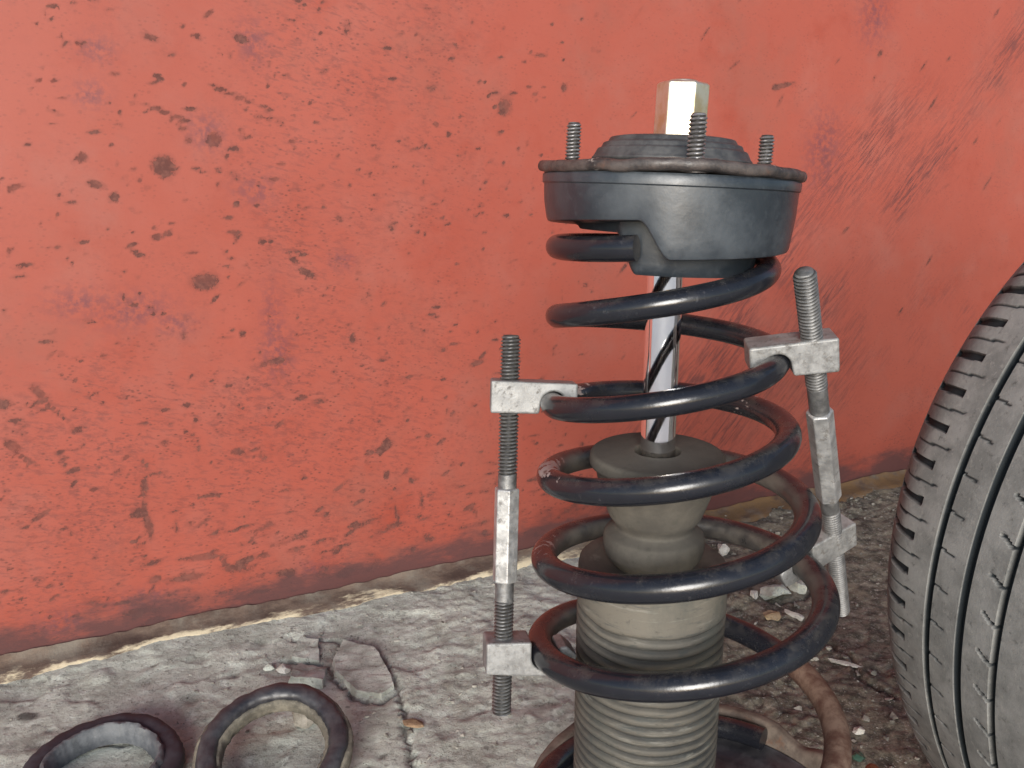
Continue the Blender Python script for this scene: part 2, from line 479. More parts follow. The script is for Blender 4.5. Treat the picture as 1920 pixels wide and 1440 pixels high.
M_WALL = mat_wall(); M_GROUND = mat_ground(); M_FLANGE = mat_base_flange()
M_SPRING = mat_spring()
M_SEAT_RUBBER = mat_rubber("grey_seat_rubber", (0.015, 0.020, 0.026), (0.060, 0.070, 0.080), 0.6, 0.33, 20, 0.6)
M_DOME_RUBBER = mat_rubber("dome_rubber", (0.024, 0.025, 0.027), (0.095, 0.095, 0.095), 0.6, 0.5, 45)
M_BLACK_RUBBER = mat_rubber("black_ring_rubber", (0.014, 0.014, 0.018), (0.085, 0.083, 0.088), 0.45, 0.38, 40)
M_PURPLE_RUBBER = mat_rubber("dull_black_ring_rubber", (0.014, 0.012, 0.018), (0.050, 0.046, 0.056), 0.5, 0.6, 40)
M_DUSTY_RUBBER = mat_rubber("dusty_ring_rubber", (0.075, 0.068, 0.055), (0.21, 0.19, 0.15), 0.9, 0.75, 40, 0.3)
M_GREY_RUBBER = mat_rubber("grey_lip_rubber", (0.050, 0.055, 0.062), (0.15, 0.155, 0.16), 0.7, 0.55, 40)
M_TUBE = mat_dusty_tube(); M_BUMP = mat_bump()
M_CHROME = mat_chrome(); M_ZINC = mat_zinc()
M_THREAD = mat_steel("threaded_steel", (0.11, 0.11, 0.11), (0.20, 0.20, 0.20), 0.6, 0.48, 0.25, 160)
M_HEX = mat_steel("scuffed_bright_steel", (0.28, 0.28, 0.28), (0.46, 0.46, 0.455), 0.6, 0.42, 0.75, 95)
M_JAW = mat_steel("grey_painted_steel", (0.15, 0.15, 0.148), (0.26, 0.26, 0.255), 0.3, 0.5, 0.75, 120)
M_JAWTOP = None
M_STUD = mat_steel("grimy_stud_steel", (0.17, 0.165, 0.165), (0.40, 0.39, 0.39), 0.75, 0.40, 0.5, 140)
M_PLATE = mat_mount_plate(); M_LSEAT = mat_rusty_seat(); M_ORANGE = mat_orange_rust()
M_TYRE = mat_tyre()
M_STONE = mat_stone("pale_concrete_lump", (0.25, 0.255, 0.22), (0.52, 0.54, 0.48), 38)
M_STONE_B = mat_stone("brown_grey_stone", (0.13, 0.115, 0.092), (0.30, 0.275, 0.235))
M_OCHRE = mat_stone("ochre_stone", (0.24, 0.17, 0.095), (0.42, 0.33, 0.21))
M_WHITE = mat_stone("whitish_stone", (0.36, 0.34, 0.30), (0.56, 0.54, 0.50))
M_GRIT = mat_stone("grit", (0.11, 0.10, 0.085), (0.40, 0.38, 0.33), 25)
M_WOOD = mat_stone("brown_chip", (0.14, 0.085, 0.05), (0.27, 0.18, 0.11))

# ------------------------------------------------------------------ ground
GX0, GX1, GY0, GY1, GS = -0.72, 0.95, 0.52, 1.55, 0.0032
CRACKS = [
    [(-0.200, 0.865), (-0.196, 0.910), (-0.155, 0.893), (-0.126, 0.831), (-0.119, 0.811), (-0.105, 0.763), (-0.100, 0.723), (-0.088, 0.690), (-0.09, 0.60)],
    [(-0.119, 0.811), (-0.132, 0.788), (-0.162, 0.797), (-0.193, 0.838), (-0.203, 0.866)],
    [(-0.252, 0.915), (-0.205, 0.915), (-0.196, 0.910)],
    [(-0.254, 0.872), (-0.212, 0.863), (-0.203, 0.866)],
    [(0.365, 0.905), (0.378, 0.872), (0.372, 0.835), (0.395, 0.80)],
    [(0.30, 1.03), (0.335, 1.00), (0.37, 1.01), (0.395, 1.05)],
]
PITS = [(RNG.uniform(GX0, 0.2), RNG.uniform(0.6, 1.1), RNG.uniform(0.0018, 0.0055), RNG.uniform(0.3, 1)) for _ in range(150)]
PITS += [(-0.289, 0.911, 0.010, 1.0), (-0.39, 0.83, 0.008, 1), (-0.33, 0.80, 0.009, .9), (-0.45, 0.72, 0.009, .8), (-0.30, 0.845, 0.007, .9), (-0.26, 0.80, 0.006, .9)]

def seg_dist(x, y, line):
    d = np.full(np.shape(x), 9.0)
    for (ax, ay), (bx, by) in zip(line[:-1], line[1:]):
        dx, dy = bx - ax, by - ay
        t = np.clip(((x - ax) * dx + (y - ay) * dy) / (dx * dx + dy * dy), 0, 1)
        d = np.minimum(d, np.hypot(x - ax - t * dx, y - ay - t * dy))
    return d

def ground_fields(x, y):
    soil = np.clip(sstep(0.06, 0.24, x + 0.10 * (fbm(x * 7, y * 7, 3, 5) - 0.5)), 0, 1)
    soil = np.maximum(soil, 0.34 * sstep(-0.20, -0.08, x))
    wob = (fbm(x * 120, y * 120, 3, 9) - 0.5) * 0.010
    crack = np.zeros_like(x)
    for ln in CRACKS:
        crack = np.maximum(crack, 1 - sstep(0.0012, 0.0042, np.abs(seg_dist(x + wob, y + wob * .7, ln))))
    crack = crack * sstep(0.30, 0.5, fbm(x * 40, y * 40, 3, 31) + 0.12)
    pit = np.zeros_like(x)
    for px, py, pr, pd in PITS:
        m = (np.abs(x - px) < 3 * pr) & (np.abs(y - py) < 3 * pr)
        if m.any():
            d2 = ((x[m] - px) ** 2 + (y[m] - py) ** 2) / (pr * pr)
            pit[m] = np.maximum(pit[m], pd * np.exp(-d2 * 1.1) * (0.5 + fbm(x[m] * 300, y[m] * 300, 2, 3)))
    wet = np.exp(-(((x + 0.483) / 0.014) ** 2 + ((y - 0.768) / 0.010) ** 2) * 1.2)
    wet = sstep(0.35, 0.6, wet * (0.6 + 0.8 * fbm(x * 150, y * 150, 3, 77)))
    h = (fbm(x * 5, y * 5, 3, 1) - 0.5) * 0.010
    xr = x * 0.83 + y * 0.56; yr = y * 0.83 - x * 0.56
    rub = sstep(0.35, 0.70, fbm(x * 11, y * 11, 3, 61))
    h = h + (fbm(xr * 31, yr * 31, 5, 2) - 0.5) * (0.0045 + 0.010 * soil * rub)
    h = h + (fbm(xr * 145, yr * 145, 3, 3) - 0.5) * (0.0016 + 0.0040 * soil * (0.4 + rub))
    flake = sstep(0.50, 0.56, fbm(x * 16, y * 16, 5, 41))           # broken skin of the old slab
    h = h + 0.0022 * flake * (1 - 0.5 * soil)
    h = h - 0.0045 * crack - 0.0022 * pit
    return h, soil, pit, crack, wet

def ground_z(x, y):
    h = ground_fields(np.array([float(x)]), np.array([float(y)]))[0]
    return float(h[0])

def axis_lines(a, b, step, far):
    mid = np.arange(a, b + step * 0.5, step)
    ext = [0.01, 0.03, 0.08, 0.2, 0.5, 1.2, 3, 8, far]
    return np.concatenate([[a - e for e in reversed(ext)], mid, [mid[-1] + e for e in ext]])

def grid_faces(nx, ny):
    i = np.arange(nx - 1)[:, None] * ny + np.arange(ny - 1)[None, :]
    return np.stack([i, i + ny, i + ny + 1, i + 1], -1).reshape(-1, 4)

def fast_mesh(name, co, faces, mat, parent=None, attrs=None):
    me = bpy.data.meshes.new(name)
    nv, nf = len(co), len(faces)
    me.vertices.add(nv)
    me.vertices.foreach_set("co", np.asarray(co, np.float32).ravel())
    me.loops.add(nf * 4)
    me.loops.foreach_set("vertex_index", np.asarray(faces, np.int32).ravel())
    me.polygons.add(nf)
    me.polygons.foreach_set("loop_start", np.arange(0, nf * 4, 4, dtype=np.int32))
    me.polygons.foreach_set("use_smooth", np.ones(nf, bool))
    me.update(calc_edges=True)
    for k, v in (attrs or {}).items():
        a = me.attributes.new(k, 'FLOAT', 'POINT')
        a.data.foreach_set("value", np.asarray(v, np.float32).ravel())
    me.materials.append(mat)
    o = bpy.data.objects.new(name, me)
    C.objects.link(o)
    if parent: o.parent = parent
    return o

xs = axis_lines(GX0, GX1, GS, 30); ys = axis_lines(GY0, GY1, GS, 30)
X, Y = np.meshgrid(xs, ys, indexing='ij')
h, soil, pit, crack, wet = ground_fields(X, Y)
ground = fast_mesh("ground", np.stack([X, Y, h], -1).reshape(-1, 3), grid_faces(len(xs), len(ys)), M_GROUND,
                   attrs=dict(soil=soil, pit=pit, crack=crack, wet=wet, brightened_yard=1 - sstep(0.0, 0.4, Y)))
tag(ground, "weathered pale concrete ground breaking up into brown grit", kind="structure")

# ------------------------------------------------------------------ red steel wall
WALL_ROT = math.atan2(0.4247, 0.9053)
SPOTS =  [(-0.4, 0.534, 0.014, 0.014, 0, 1.0), (-0.348, 0.561, 0.0098, 0.0098, 0, 1.0), (-0.369, 0.412, 0.0168, 0.0119, 0, 1.0), (-0.476, 0.544, 0.0063, 0.0063, 0, 1.0), (-0.466, 0.517, 0.0098, 0.0049, -20, 1.0), (-0.45, 0.504, 0.0063, 0.0063, 0, 1.0), (-0.373, 0.56, 0.0042, 0.0042, 0, 1.0), (-0.327, 0.551, 0.0098, 0.0028, -10, 1.0), (-0.336, 0.544, 0.0035, 0.0035, 0, 1.0), (-0.346, 0.53, 0.0056, 0.0028, -10, 1.0), (-0.33, 0.494, 0.0042, 0.0042, 0, 1.0), (-0.396, 0.622, 0.007, 0.0042, -30, 1.0), (-0.4, 0.66, 0.0098, 0.0042, -20, 1.0), (-0.356, 0.663, 0.0063, 0.0035, -20, 1.0), (-0.312, 0.663, 0.0098, 0.0056, -20, 1.0), (-0.337, 0.612, 0.0154, 0.0035, -22, 1.0), (-0.317, 0.604, 0.0175, 0.0028, -22, 1.0), (-0.29, 0.594, 0.0098, 0.0028, -20, 1.0), (-0.398, 0.59, 0.021, 0.0028, -22, 1.0), (-0.378, 0.582, 0.0126, 0.0028, -20, 1.0), (-0.379, 0.573, 0.007, 0.0021, -20, 1.0), (-0.199, 0.676, 0.0063, 0.0063, 0, 0.7), (-0.226, 0.634, 0.0084, 0.0028, 10, 0.8), (-0.011, 0.6, 0.0105, 0.0126, -40, 1.0), (-0.099, 0.579, 0.0056, 0.0035, -20, 1.0), (-0.083, 0.568, 0.0042, 0.0056, 0, 0.8), (-0.263, 0.553, 0.0035, 0.0028, -30, 1.0), (-0.182, 0.525, 0.0056, 0.0028, -20, 0.8), (-0.305, 0.453, 0.0056, 0.0042, 0, 1.0), (-0.272, 0.431, 0.007, 0.0042, -30, 1.0), (-0.258, 0.415, 0.014, 0.0049, -30, 1.0), (-0.413, 0.462, 0.007, 0.0042, 0, 1.0), (-0.403, 0.466, 0.0056, 0.0028, 30, 1.0), (-0.432, 0.445, 0.0098, 0.0021, -35, 1.0), (-0.529, 0.359, 0.0098, 0.0028, -10, 1.0), (-0.298, 0.316, 0.0112, 0.0056, 0, 1.0), (-0.334, 0.351, 0.0042, 0.0056, 0, 1.0), (-0.209, 0.333, 0.0049, 0.0056, 0, 1.0), (-0.049, 0.288, 0.0126, 0.0042, 12, 1.0), (-0.041, 0.298, 0.0098, 0.0028, 40, 1.0), (0.069, 0.624, 0.0049, 0.0063, 0, 1.0), (0.417, 0.636, 0.0224, 0.0042, 12, 1.0), (0.403, 0.633, 0.007, 0.0056, 0, 1.0), (0.591, 0.685, 0.0063, 0.0049, 40, 1.0), (-0.534, 0.29, 0.035, 0.0021, -52, 0.9), (-0.542, 0.307, 0.014, 0.0035, -52, 1.0), (-0.512, 0.262, 0.0084, 0.0035, 5, 1.0), (-0.577, 0.298, 0.0098, 0.007, 0, 1.0), (-0.567, 0.279, 0.0112, 0.0021, -10, 1.0), (-0.574, 0.253, 0.0112, 0.0063, -40, 1.0), (-0.563, 0.236, 0.0196, 0.0028, -42, 1.0), (-0.521, 0.217, 0.0105, 0.0042, 10, 1.0), (-0.504, 0.192, 0.0063, 0.0035, -15, 1.0), (-0.558, 0.171, 0.014, 0.0035, 28, 1.0), (-0.4, 0.275, 0.0056, 0.0042, -10, 1.0), (-0.392, 0.257, 0.0049, 0.0028, -10, 1.0), (-0.423, 0.273, 0.0084, 0.0035, 0, 0.8), (-0.35, 0.213, 0.0091, 0.0056, 0, 1.0), (-0.427, 0.235, 0.0077, 0.0049, 0, 0.8), (-0.468, 0.224, 0.007, 0.0028, 30, 1.0), (-0.273, 0.269, 0.0084, 0.0049, 0, 1.0), (-0.253, 0.262, 0.0105, 0.0035, 0, 1.0), (-0.3, 0.24, 0.0091, 0.0035, 35, 1.0), (-0.176, 0.192, 0.0154, 0.0063, 20, 1.0), (-0.172, 0.198, 0.0063, 0.0098, -20, 1.0), (-0.195, 0.189, 0.007, 0.0049, 0, 1.0), (-0.093, 0.247, 0.0035, 0.0028, 0, 1.0), (-0.117, 0.2, 0.0063, 0.0049, 0, 0.9), (-0.384, 0.165, 0.0196, 0.0021, 0, 1.0), (-0.235, 0.149, 0.0084, 0.0028, 25, 1.0), (-0.205, 0.14, 0.0049, 0.0042, 0, 1.0), (-0.209, 0.127, 0.007, 0.0028, 10, 1.0), (-0.252, 0.117, 0.007, 0.0028, 40, 1.0), (-0.174, 0.156, 0.0049, 0.007, 0, 1.0), (-0.142, 0.144, 0.0028, 0.0063, 0, 1.0), (-0.095, 0.146, 0.0084, 0.0028, 20, 1.0), (-0.453, 0.188, 0.0056, 0.0175, 0, 0.8), (-0.455, 0.154, 0.0042, 0.028, 0, 0.9), (-0.451, 0.137, 0.0035, 0.0175, 0, 1.0), (-0.425, 0.132, 0.0035, 0.014, 0, 0.7), (-0.399, 0.09, 0.028, 0.0049, -5, 1.0), (-0.352, 0.076, 0.0154, 0.0056, 10, 1.0), (-0.375, 0.076, 0.0028, 0.0196, 25, 1.0), (-0.419, 0.068, 0.0238, 0.0056, 0, 1.0), (-0.453, 0.073, 0.0084, 0.0063, 0, 1.0), (-0.236, 0.071, 0.021, 0.0035, 10, 0.8), (-0.2, 0.098, 0.021, 0.0028, 5, 0.9), (-0.221, 0.089, 0.014, 0.0028, 25, 0.9), (-0.062, 0.093, 0.0126, 0.0042, 20, 1.0), (-0.123, 0.063, 0.0084, 0.0028, 0, 0.8), (-0.355, 0.118, 0.021, 0.0028, 8, 0.9), (-0.385, 0.117, 0.0105, 0.0028, 0, 0.8), (-0.243, 0.178, 0.0056, 0.0028, 0, 0.8), (-0.311, 0.26, 0.0028, 0.0112, 0, 0.6), (-0.297, 0.145, 0.0028, 0.035, -12, 0.35), (-0.305, 0.207, 0.028, 0.007, 25, 0.4), (-0.262, 0.083, 0.014, 0.0035, 15, 0.8), (-0.162, 0.1, 0.0028, 0.021, 10, 0.8), (-0.129, 0.116, 0.0028, 0.021, 5, 0.7), (0.041, 0.031, 0.014, 0.0042, 0, 0.6)]
PURPLE = [(-0.297, 0.323, .018, .030), (-0.444, 0.386, .036, .018), (-0.494, 0.398, .028, .014), (-0.217, 0.428, .014, .010),
          (-0.461, 0.604, .014, .012), (-0.451, 0.646, .014, .012), (0.573, 0.734, .024, .034), (-0.274, 0.049, .018, .010),
          (-0.47, 0.051, .03, .012), (-0.553, 0.041, .03, .014), (-0.403, 0.368, .02, .012), (-0.355, 0.569, .016, .018),
          (-0.308, 0.508, .02, .014), (-0.30, 0.35, .012, .05), (-0.30, 0.66, .014, .02), (0.50, 0.55, .03, .05)]
us = axis_lines(-0.80, 1.15, 0.004, 3.0); us = us[(us > -3.6) & (us < 4.3)]
vs = np.concatenate([np.arange(0.0, 0.86, 0.004), [0.9, 1.0, 1.2, 1.5, 1.9, 2.3]])
U, V = np.meshgrid(us, vs, indexing='ij')
spot = np.zeros_like(U)
rs = np.random.default_rng(11)
def add_spot(u, v, a, b, ang, s):
    m = (np.abs(U - u) < 3 * max(a, b)) & (np.abs(V - v) < 3 * max(a, b))
    c, sn = math.cos(R(ang)), math.sin(R(ang))
    du = U[m] - u; dv = V[m] - v
    p = (du * c + dv * sn) / max(a, 0.0026); q = (-du * sn + dv * c) / max(b, 0.0021)
    spot[m] = np.maximum(spot[m], s * np.exp(-(p * p + q * q) * 0.62))
for s_ in SPOTS: add_spot(s_[0], s_[1], s_[2] * .74, s_[3] * .70, s_[4], s_[5])
for _ in range(850):                                   # scattered small chips, thickest on the left
    u = -0.62 + 0.75 * rs.random() ** 1.25; v = 0.03 + rs.random() * 0.68
    add_spot(u, v, 0.0014 + 0.0075 * rs.random() ** 3, rs.uniform(.0009, .0022), rs.choice([-22, -10, 0, 5, 25]) + rs.normal(0, 10), rs.uniform(.5, 1.0))
for _ in range(110):
    u = rs.uniform(-0.5, 0.3); v = 0.02 + abs(rs.normal(0, 0.07))
    add_spot(u, v, rs.uniform(.004, .016), rs.uniform(.002, .0045), rs.normal(2, 12), rs.uniform(.45, .9))
for _ in range(70):
    u = rs.uniform(0.15, 0.9); v = rs.uniform(0.12, 0.76)
    add_spot(u, v, rs.uniform(.003, .016), rs.uniform(.0018, .003), 48 + rs.normal(0, 8), rs.uniform(.4, .75))
purp = np.zeros_like(U)
for u, v, a, b in PURPLE:
    purp = np.maximum(purp, np.exp(-(((U - u) / a) ** 2 + ((V - v) / b) ** 2) * 0.8))
patch = fbm(U * 4.5, V * 4.5, 4, 21)
ml = (1 - sstep(-0.20, 0.02, U)) * sstep(0.36, 0.60, patch) * 0.95 + 0.10
band = np.exp(-((V - 0.06) / 0.10) ** 2) * sstep(0.30, 0.6, fbm(U * 6, V * 9, 3, 8)) + 0.55 * np.exp(-((U + 0.22) / 0.10) ** 2 - ((V - 0.42) / 0.12) ** 2)
ridge = np.exp(-((U - 0.555 - 0.92 * (V - 0.508)) / 0.070) ** 2) * (1 - sstep(0.60, 0.68, V)) \
      + 0.75 * np.exp(-((U - 0.83 - 0.92 * (V - 0.65)) / 0.05) ** 2) + 0.4 * np.exp(-((U - 0.69 - 0.92 * (V - 0.5)) / 0.03) ** 2)
mr = np.clip(ridge, 0, 1) * sstep(0.25, 0.55, fbm(U * 8, V * 5, 3, 14) + 0.08) * sstep(0.03, 0.2, U)
mr = np.maximum(mr, 0.55 * sstep(0.2, 0.5, U) * (1 - sstep(0.25, 0.40, V)) * sstep(0.4, 0.6, fbm(U * 9, V * 9, 3, 6)))
low = 1 - sstep(0.0, 0.11, V + 0.03 * (fbm(U * 5, V * 0 + 2, 3, 4) - 0.5))
dent = -(fbm(U * 2.2, V * 2.2, 3, 12) - 0.5) * 0.012 * sstep(0.0, 0.15, V) - (fbm(U * 14, V * 14, 2, 13) - 0.5) * 0.0012
co = np.stack([U, dent, V - 0.004], -1).reshape(-1, 3)
nu, nv = len(us), len(vs)
wall = thing("steel_wall", "red painted steel wall with rust spots and dark scuffs behind the strut", "wall", (0, 1.117, 0))
wall.rotation_euler = (0, 0, WALL_ROT)
sheet = fast_mesh("wall_panel", co, grid_faces(nu, nv), M_WALL, wall,
                  dict(spot=spot, purple=purp, scuff_left=np.clip(ml, 0, 1), scuff_right=np.clip(mr, 0, 1), low=low, band=np.clip(band, 0, 1)))
so = sheet.modifiers.new("thickness", 'SOLIDIFY'); so.thickness = 0.006; so.offset = -1.0
# rusted bottom flange that lies on the concrete
fu = np.arange(-1.2, 1.6, 0.005)
prof = [(-0.0035, 0.015), (-0.005, 0.0115), (-0.008, 0.0085), (-0.013, 0.0065), (-0.020, 0.0050), (-0.027, 0.0035), (-0.033, -0.006)]
FU, PI_ = np.meshgrid(fu, np.arange(len(prof)), indexing='ij')
pa = np.array(prof)
wide = 0.75 + 0.55 * fbm(fu * 9, fu * 0, 4, 50) + 0.35 * sstep(0.0, 0.4, fu)
fy = pa[PI_, 0] * np.where(PI_ > 1, wide[:, None], 1) - (fbm(FU * 60, PI_ * 0.7, 3, 51) - 0.5) * 0.004 * (PI_ > 0)
fz = pa[PI_, 1] * (0.75 + 0.5 * fbm(FU * 12, PI_ * 0.2, 3, 52)) + (fbm(FU * 90, PI_ * 0.9, 3, 53) - 0.5) * 0.004
fl = fast_mesh("base_flange", np.stack([FU, fy, fz], -1).reshape(-1, 3), grid_faces(len(fu), len(prof))[:, ::-1], M_FLANGE, wall,
               dict(edge=PI_ / 6.0, right=np.repeat(sstep(0.0, 0.35, fu)[:, None], len(prof), 1)))
tag(fl, "rusty bottom edge of the wall with flaking yellowish dirt")

# ------------------------------------------------------------------ suspension strut
AX, AY = 0.087, 0.501
strut = thing("suspension_strut", "car suspension strut with black coil spring and chrome rod, standing before the red wall", "suspension strut", (AX, AY, 0))

SK = [[0.0844, 0.0842, 0.0841, 0.0848, 0.087, 0.089, 0.0881, 0.0888, 0.0903, 0.0921, 0.0948, 0.0986, 0.099, 0.0999, 0.1039, 0.1055, 0.1043, 0.1057, 0.1083, 0.1114, 0.1174, 0.1249], [0.4995, 0.4999, 0.5, 0.5, 0.4998, 0.4997, 0.5, 0.5, 0.5002, 0.5003, 0.5001, 0.5, 0.5003, 0.5002, 0.5, 0.5004, 0.5009, 0.5005, 0.4988, 0.4973, 0.4957, 0.4941], [0.0591, 0.0585, 0.0583, 0.0591, 0.0611, 0.0628, 0.0633, 0.065, 0.0672, 0.0696, 0.0727, 0.0754, 0.0769, 0.08, 0.0837, 0.0853, 0.0855, 0.0888, 0.093, 0.0984, 0.0985, 0.097], [0.4991, 0.4973, 0.4862, 0.4718, 0.4565, 0.4386, 0.4242, 0.4073, 0.3948, 0.3835, 0.3663, 0.3511, 0.3359, 0.3169, 0.2994, 0.2841, 0.2649, 0.2404, 0.2041, 0.1682, 0.1345, 0.1235]]
ST = (0.04786, 0.00311, -0.05594)
T_END = 6.55
def spring_pts(n=680):
    T = np.linspace(0, T_END, n)
    nk = len(SK[0]); hh = T_END / (nk - 1)
    s = np.clip(T / hh, 0, nk - 1 - 1e-9); i = s.astype(int); f = s - i
    def cr(v):
        v = np.array(v); p = np.concatenate([[2 * v[0] - v[1]], v, [2 * v[-1] - v[-2]]])
        a, b, c, d = p[i], p[i + 1], p[i + 2], p[i + 3]
        return .5 * (2 * b + (c - a) * f + (2 * a - 5 * b + 4 * c - d) * f ** 2 + (3 * b - a - 3 * c + d) * f ** 3)
    cx, cy, rr, z = map(cr, SK)
    th = R(-112) - 2 * math.pi * T
    x = cx + rr * np.cos(th); y = cy + rr * np.sin(th)
    zz = z + rr * np.cos(th) * (ST[0] + ST[1] * T) + rr * np.sin(th) * ST[2]
    return T, np.stack([x, y, zz], -1), th
SPT, SPP, SPTH = spring_pts()
wire_r = 0.0067 + 0.0014 * sstep(0.8, 4.8, SPT)
local = SPP - np.array([AX, AY, 0])
v, f = tube([tuple(p) for p in local], list(wire_r), 22, True)
va = np.array(v); ns = len(SPT)
cen = np.concatenate([np.repeat(local, 22, 0), local[:1], local[-1:]])
tt = np.concatenate([np.repeat(SPT, 22), SPT[:1], SPT[-1:]])
tht = np.concatenate([np.repeat(SPTH, 22), SPTH[:1], SPTH[-1:]])
inw = -((va - cen)[:, 0] * np.cos(tht) + (va - cen)[:, 1] * np.sin(tht)) / 0.007
inner = sstep(0.35, 1.0, inw) * (0.05 + 0.95 * sstep(2.5, 3.6, tt)) * (1 - sstep(5.2, 5.6, tt))
rust = sstep(5.57, 5.68, tt) * (1 - sstep(6.15, 6.3, tt))
top = (va - cen)[:, 2] / 0.007
chip = np.exp(-((tt - 3.18) / 0.085) ** 2) * sstep(0.1, 0.6, top) + 0.95 * np.exp(-((tt - 2.27) / 0.085) ** 2) * sstep(-0.2, 0.4, top) \
     + 0.55 * np.exp(-((tt - 1.20) / 0.05) ** 2) + 0.75 * np.exp(-((tt - 4.20) / 0.09) ** 2) * sstep(0, .5, top) + 0.5 * np.exp(-((tt - 1.45) / 0.06) ** 2) + 0.6 * np.exp(-((tt - 2.60) / 0.06) ** 2) + 0.45 * np.exp(-((tt - 3.62) / 0.10) ** 2)
spring = mesh_obj("coil_spring", v, f, M_SPRING, strut, attrs=dict(inner=inner, rust=rust, chip=chip), sharp=60)

# top mount: plate, dome, studs, nut, rubber seat, all leaning a little with the spring's head
PIV = Vector((0, 0, 0.535))
MT = Matrix.Translation(PIV) @ Euler((R(-3.0), R(2.4), 0)).to_matrix().to_4x4() @ Matrix.Translation(-PIV)

prof = rounded([(0.0, 0.5375), (0.054, 0.5380), (0.064, 0.5402), (0.0714, 0.5400), (0.0728, 0.5375), (0.0720, 0.5345), (0.066, 0.5335), (0.0, 0.5335)], 0.0016, 3)
def plate_mod(i, r, z, a):
    k = sstep(0.05, 0.07, np.array(r)).item()
    rr = r + k * (0.0008 * math.cos(3 * (a + math.pi / 2)) + 0.0007 * (vnoise(np.array(a * 9.0), np.array(0.3), 3).item() - 0.5))
    return rr, z + k * (0.0009 * math.cos(3 * (a + math.pi / 2)) + 0.0022 * (fbm(np.array(a * 6.0), np.array(1.7), 3, 4).item() - 0.5))
v, f = lathe(prof, 144, mod=plate_mod)
plate = mesh_obj("mount_plate", xform(v, MT), f, M_PLATE, strut, sharp=50)

prof = rounded([(0.0128, 0.5505), (0.0150, 0.5532), (0.0290, 0.5548), (0.0338, 0.5540), (0.0352, 0.5514), (0.0375, 0.5511), (0.0386, 0.5483), (0.0404, 0.5480),
                (0.0424, 0.5440), (0.0438, 0.5426), (0.0428, 0.5410), (0.0385, 0.5402), (0.0375, 0.5376)], 0.0008, 3)
v, f = lathe(prof, 96)
mesh_obj("mount_dome", xform(v, MT), f, M_DOME_RUBBER, strut, sharp=40)

def hex_prism(rc, z0, z1, ch, a0):
    rings = [(rc - ch, z0), (rc, z0 + ch * 0.6), (rc, z1 - ch * 0.6), (rc - ch, z1)]
    v = []; f = []
    for k, (r, z) in enumerate(rings):
        for j in range(6):
            a = a0 + j * math.pi / 3
            v.append((r * math.cos(a), r * math.sin(a), z))
    for k in range(3):
        for j in range(6):
            j2 = (j + 1) % 6
            f.append((k * 6 + j, k * 6 + j2, (k + 1) * 6 + j2, (k + 1) * 6 + j))
    cap(list(range(6)), (0, 0, z0), v, f, True); cap([18 + j for j in range(6)], (0, 0, z1), v, f)
    return v, f

v, f = hex_prism(0.0142, 0.5500, 0.5838, 0.0018, R(-12))
nut = mesh_obj("hex_nut", xform(v, MT @ Matrix.Translation((0.0035, 0, 0))), f, M_ZINC, strut, smooth=False)
bv = nut.modifiers.new("bevel", 'BEVEL'); bv.width = 0.0007; bv.segments = 2
v, f = lathe([(0.0, 0.5848), (0.0075, 0.5848), (0.0082, 0.5842), (0.0082, 0.5830)], 32)
mesh_obj("rod_tip", xform(v, MT @ Matrix.Translation((0.0035, 0, 0))), f, M_ZINC, nut)

def thread_verts(r, z0, z1, pitch, depth, seg=18, taper=0.0, sub=5, plain=None):
    root = []
    n = max(2, int((z1 - z0) / pitch * sub))
    v = []; f = []
    for i in range(n + 1):
        z = z0 + (z1 - z0) * i / n
        for k in range(seg):
            a = 2 * math.pi * k / seg
            ph = (z / pitch - k / seg) % 1.0
            w = abs(ph * 2 - 1)
            w = min(1.0, max(0.0, (w - 0.12) / 0.70))
            rr = r - depth * (1 - w)
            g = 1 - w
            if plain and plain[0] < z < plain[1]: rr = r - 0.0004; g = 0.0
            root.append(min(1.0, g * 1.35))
            if taper:
                rr = min(rr, r - depth * max(0.0, 1 - (z1 - z) / taper) * 1.3)
            v.append((rr * math.cos(a), rr * math.sin(a), z))
    for i in range(n):
        for k in range(seg):
            k2 = (k + 1) % seg
            f.append((i * seg + k, i * seg + k2, (i + 1) * seg + k2, (i + 1) * seg + k))
    cap(list(range(seg)), (0, 0, z0), v, f, True)
    cap([n * seg + k for k in range(seg)], (0, 0, z1 + 0.0003), v, f)
    return v, f, root + [0.0, 0.0]

for sx, sy, z0, z1 in ((-0.0520, 0.032, 0.538, 0.5632), (0.0605, 0.032, 0.536, 0.5608), (0.0004, -0.0635, 0.5385, 0.5622)):
    tv_, tf_, tr_ = thread_verts(0.0045, z0, z1, 0.0020, 0.0011, 18, 0.002)
    stud = mesh_obj("stud", xform(tv_, MT @ Matrix.Translation((sx, sy, 0))), tf_, M_STUD, plate, sharp=55, attrs=dict(root=tr_))
    v, f = lathe(rounded([(0.0, z0 + 0.0025), (0.0056, z0 + 0.0025), (0.0066, z0 - 0.001), (0.0070, z0 - 0.004)], 0.0008, 2), 24)
    mesh_obj("stud_collar", xform(v, MT @ Matrix.Translation((sx, sy, 0))), f, M_PLATE, plate)

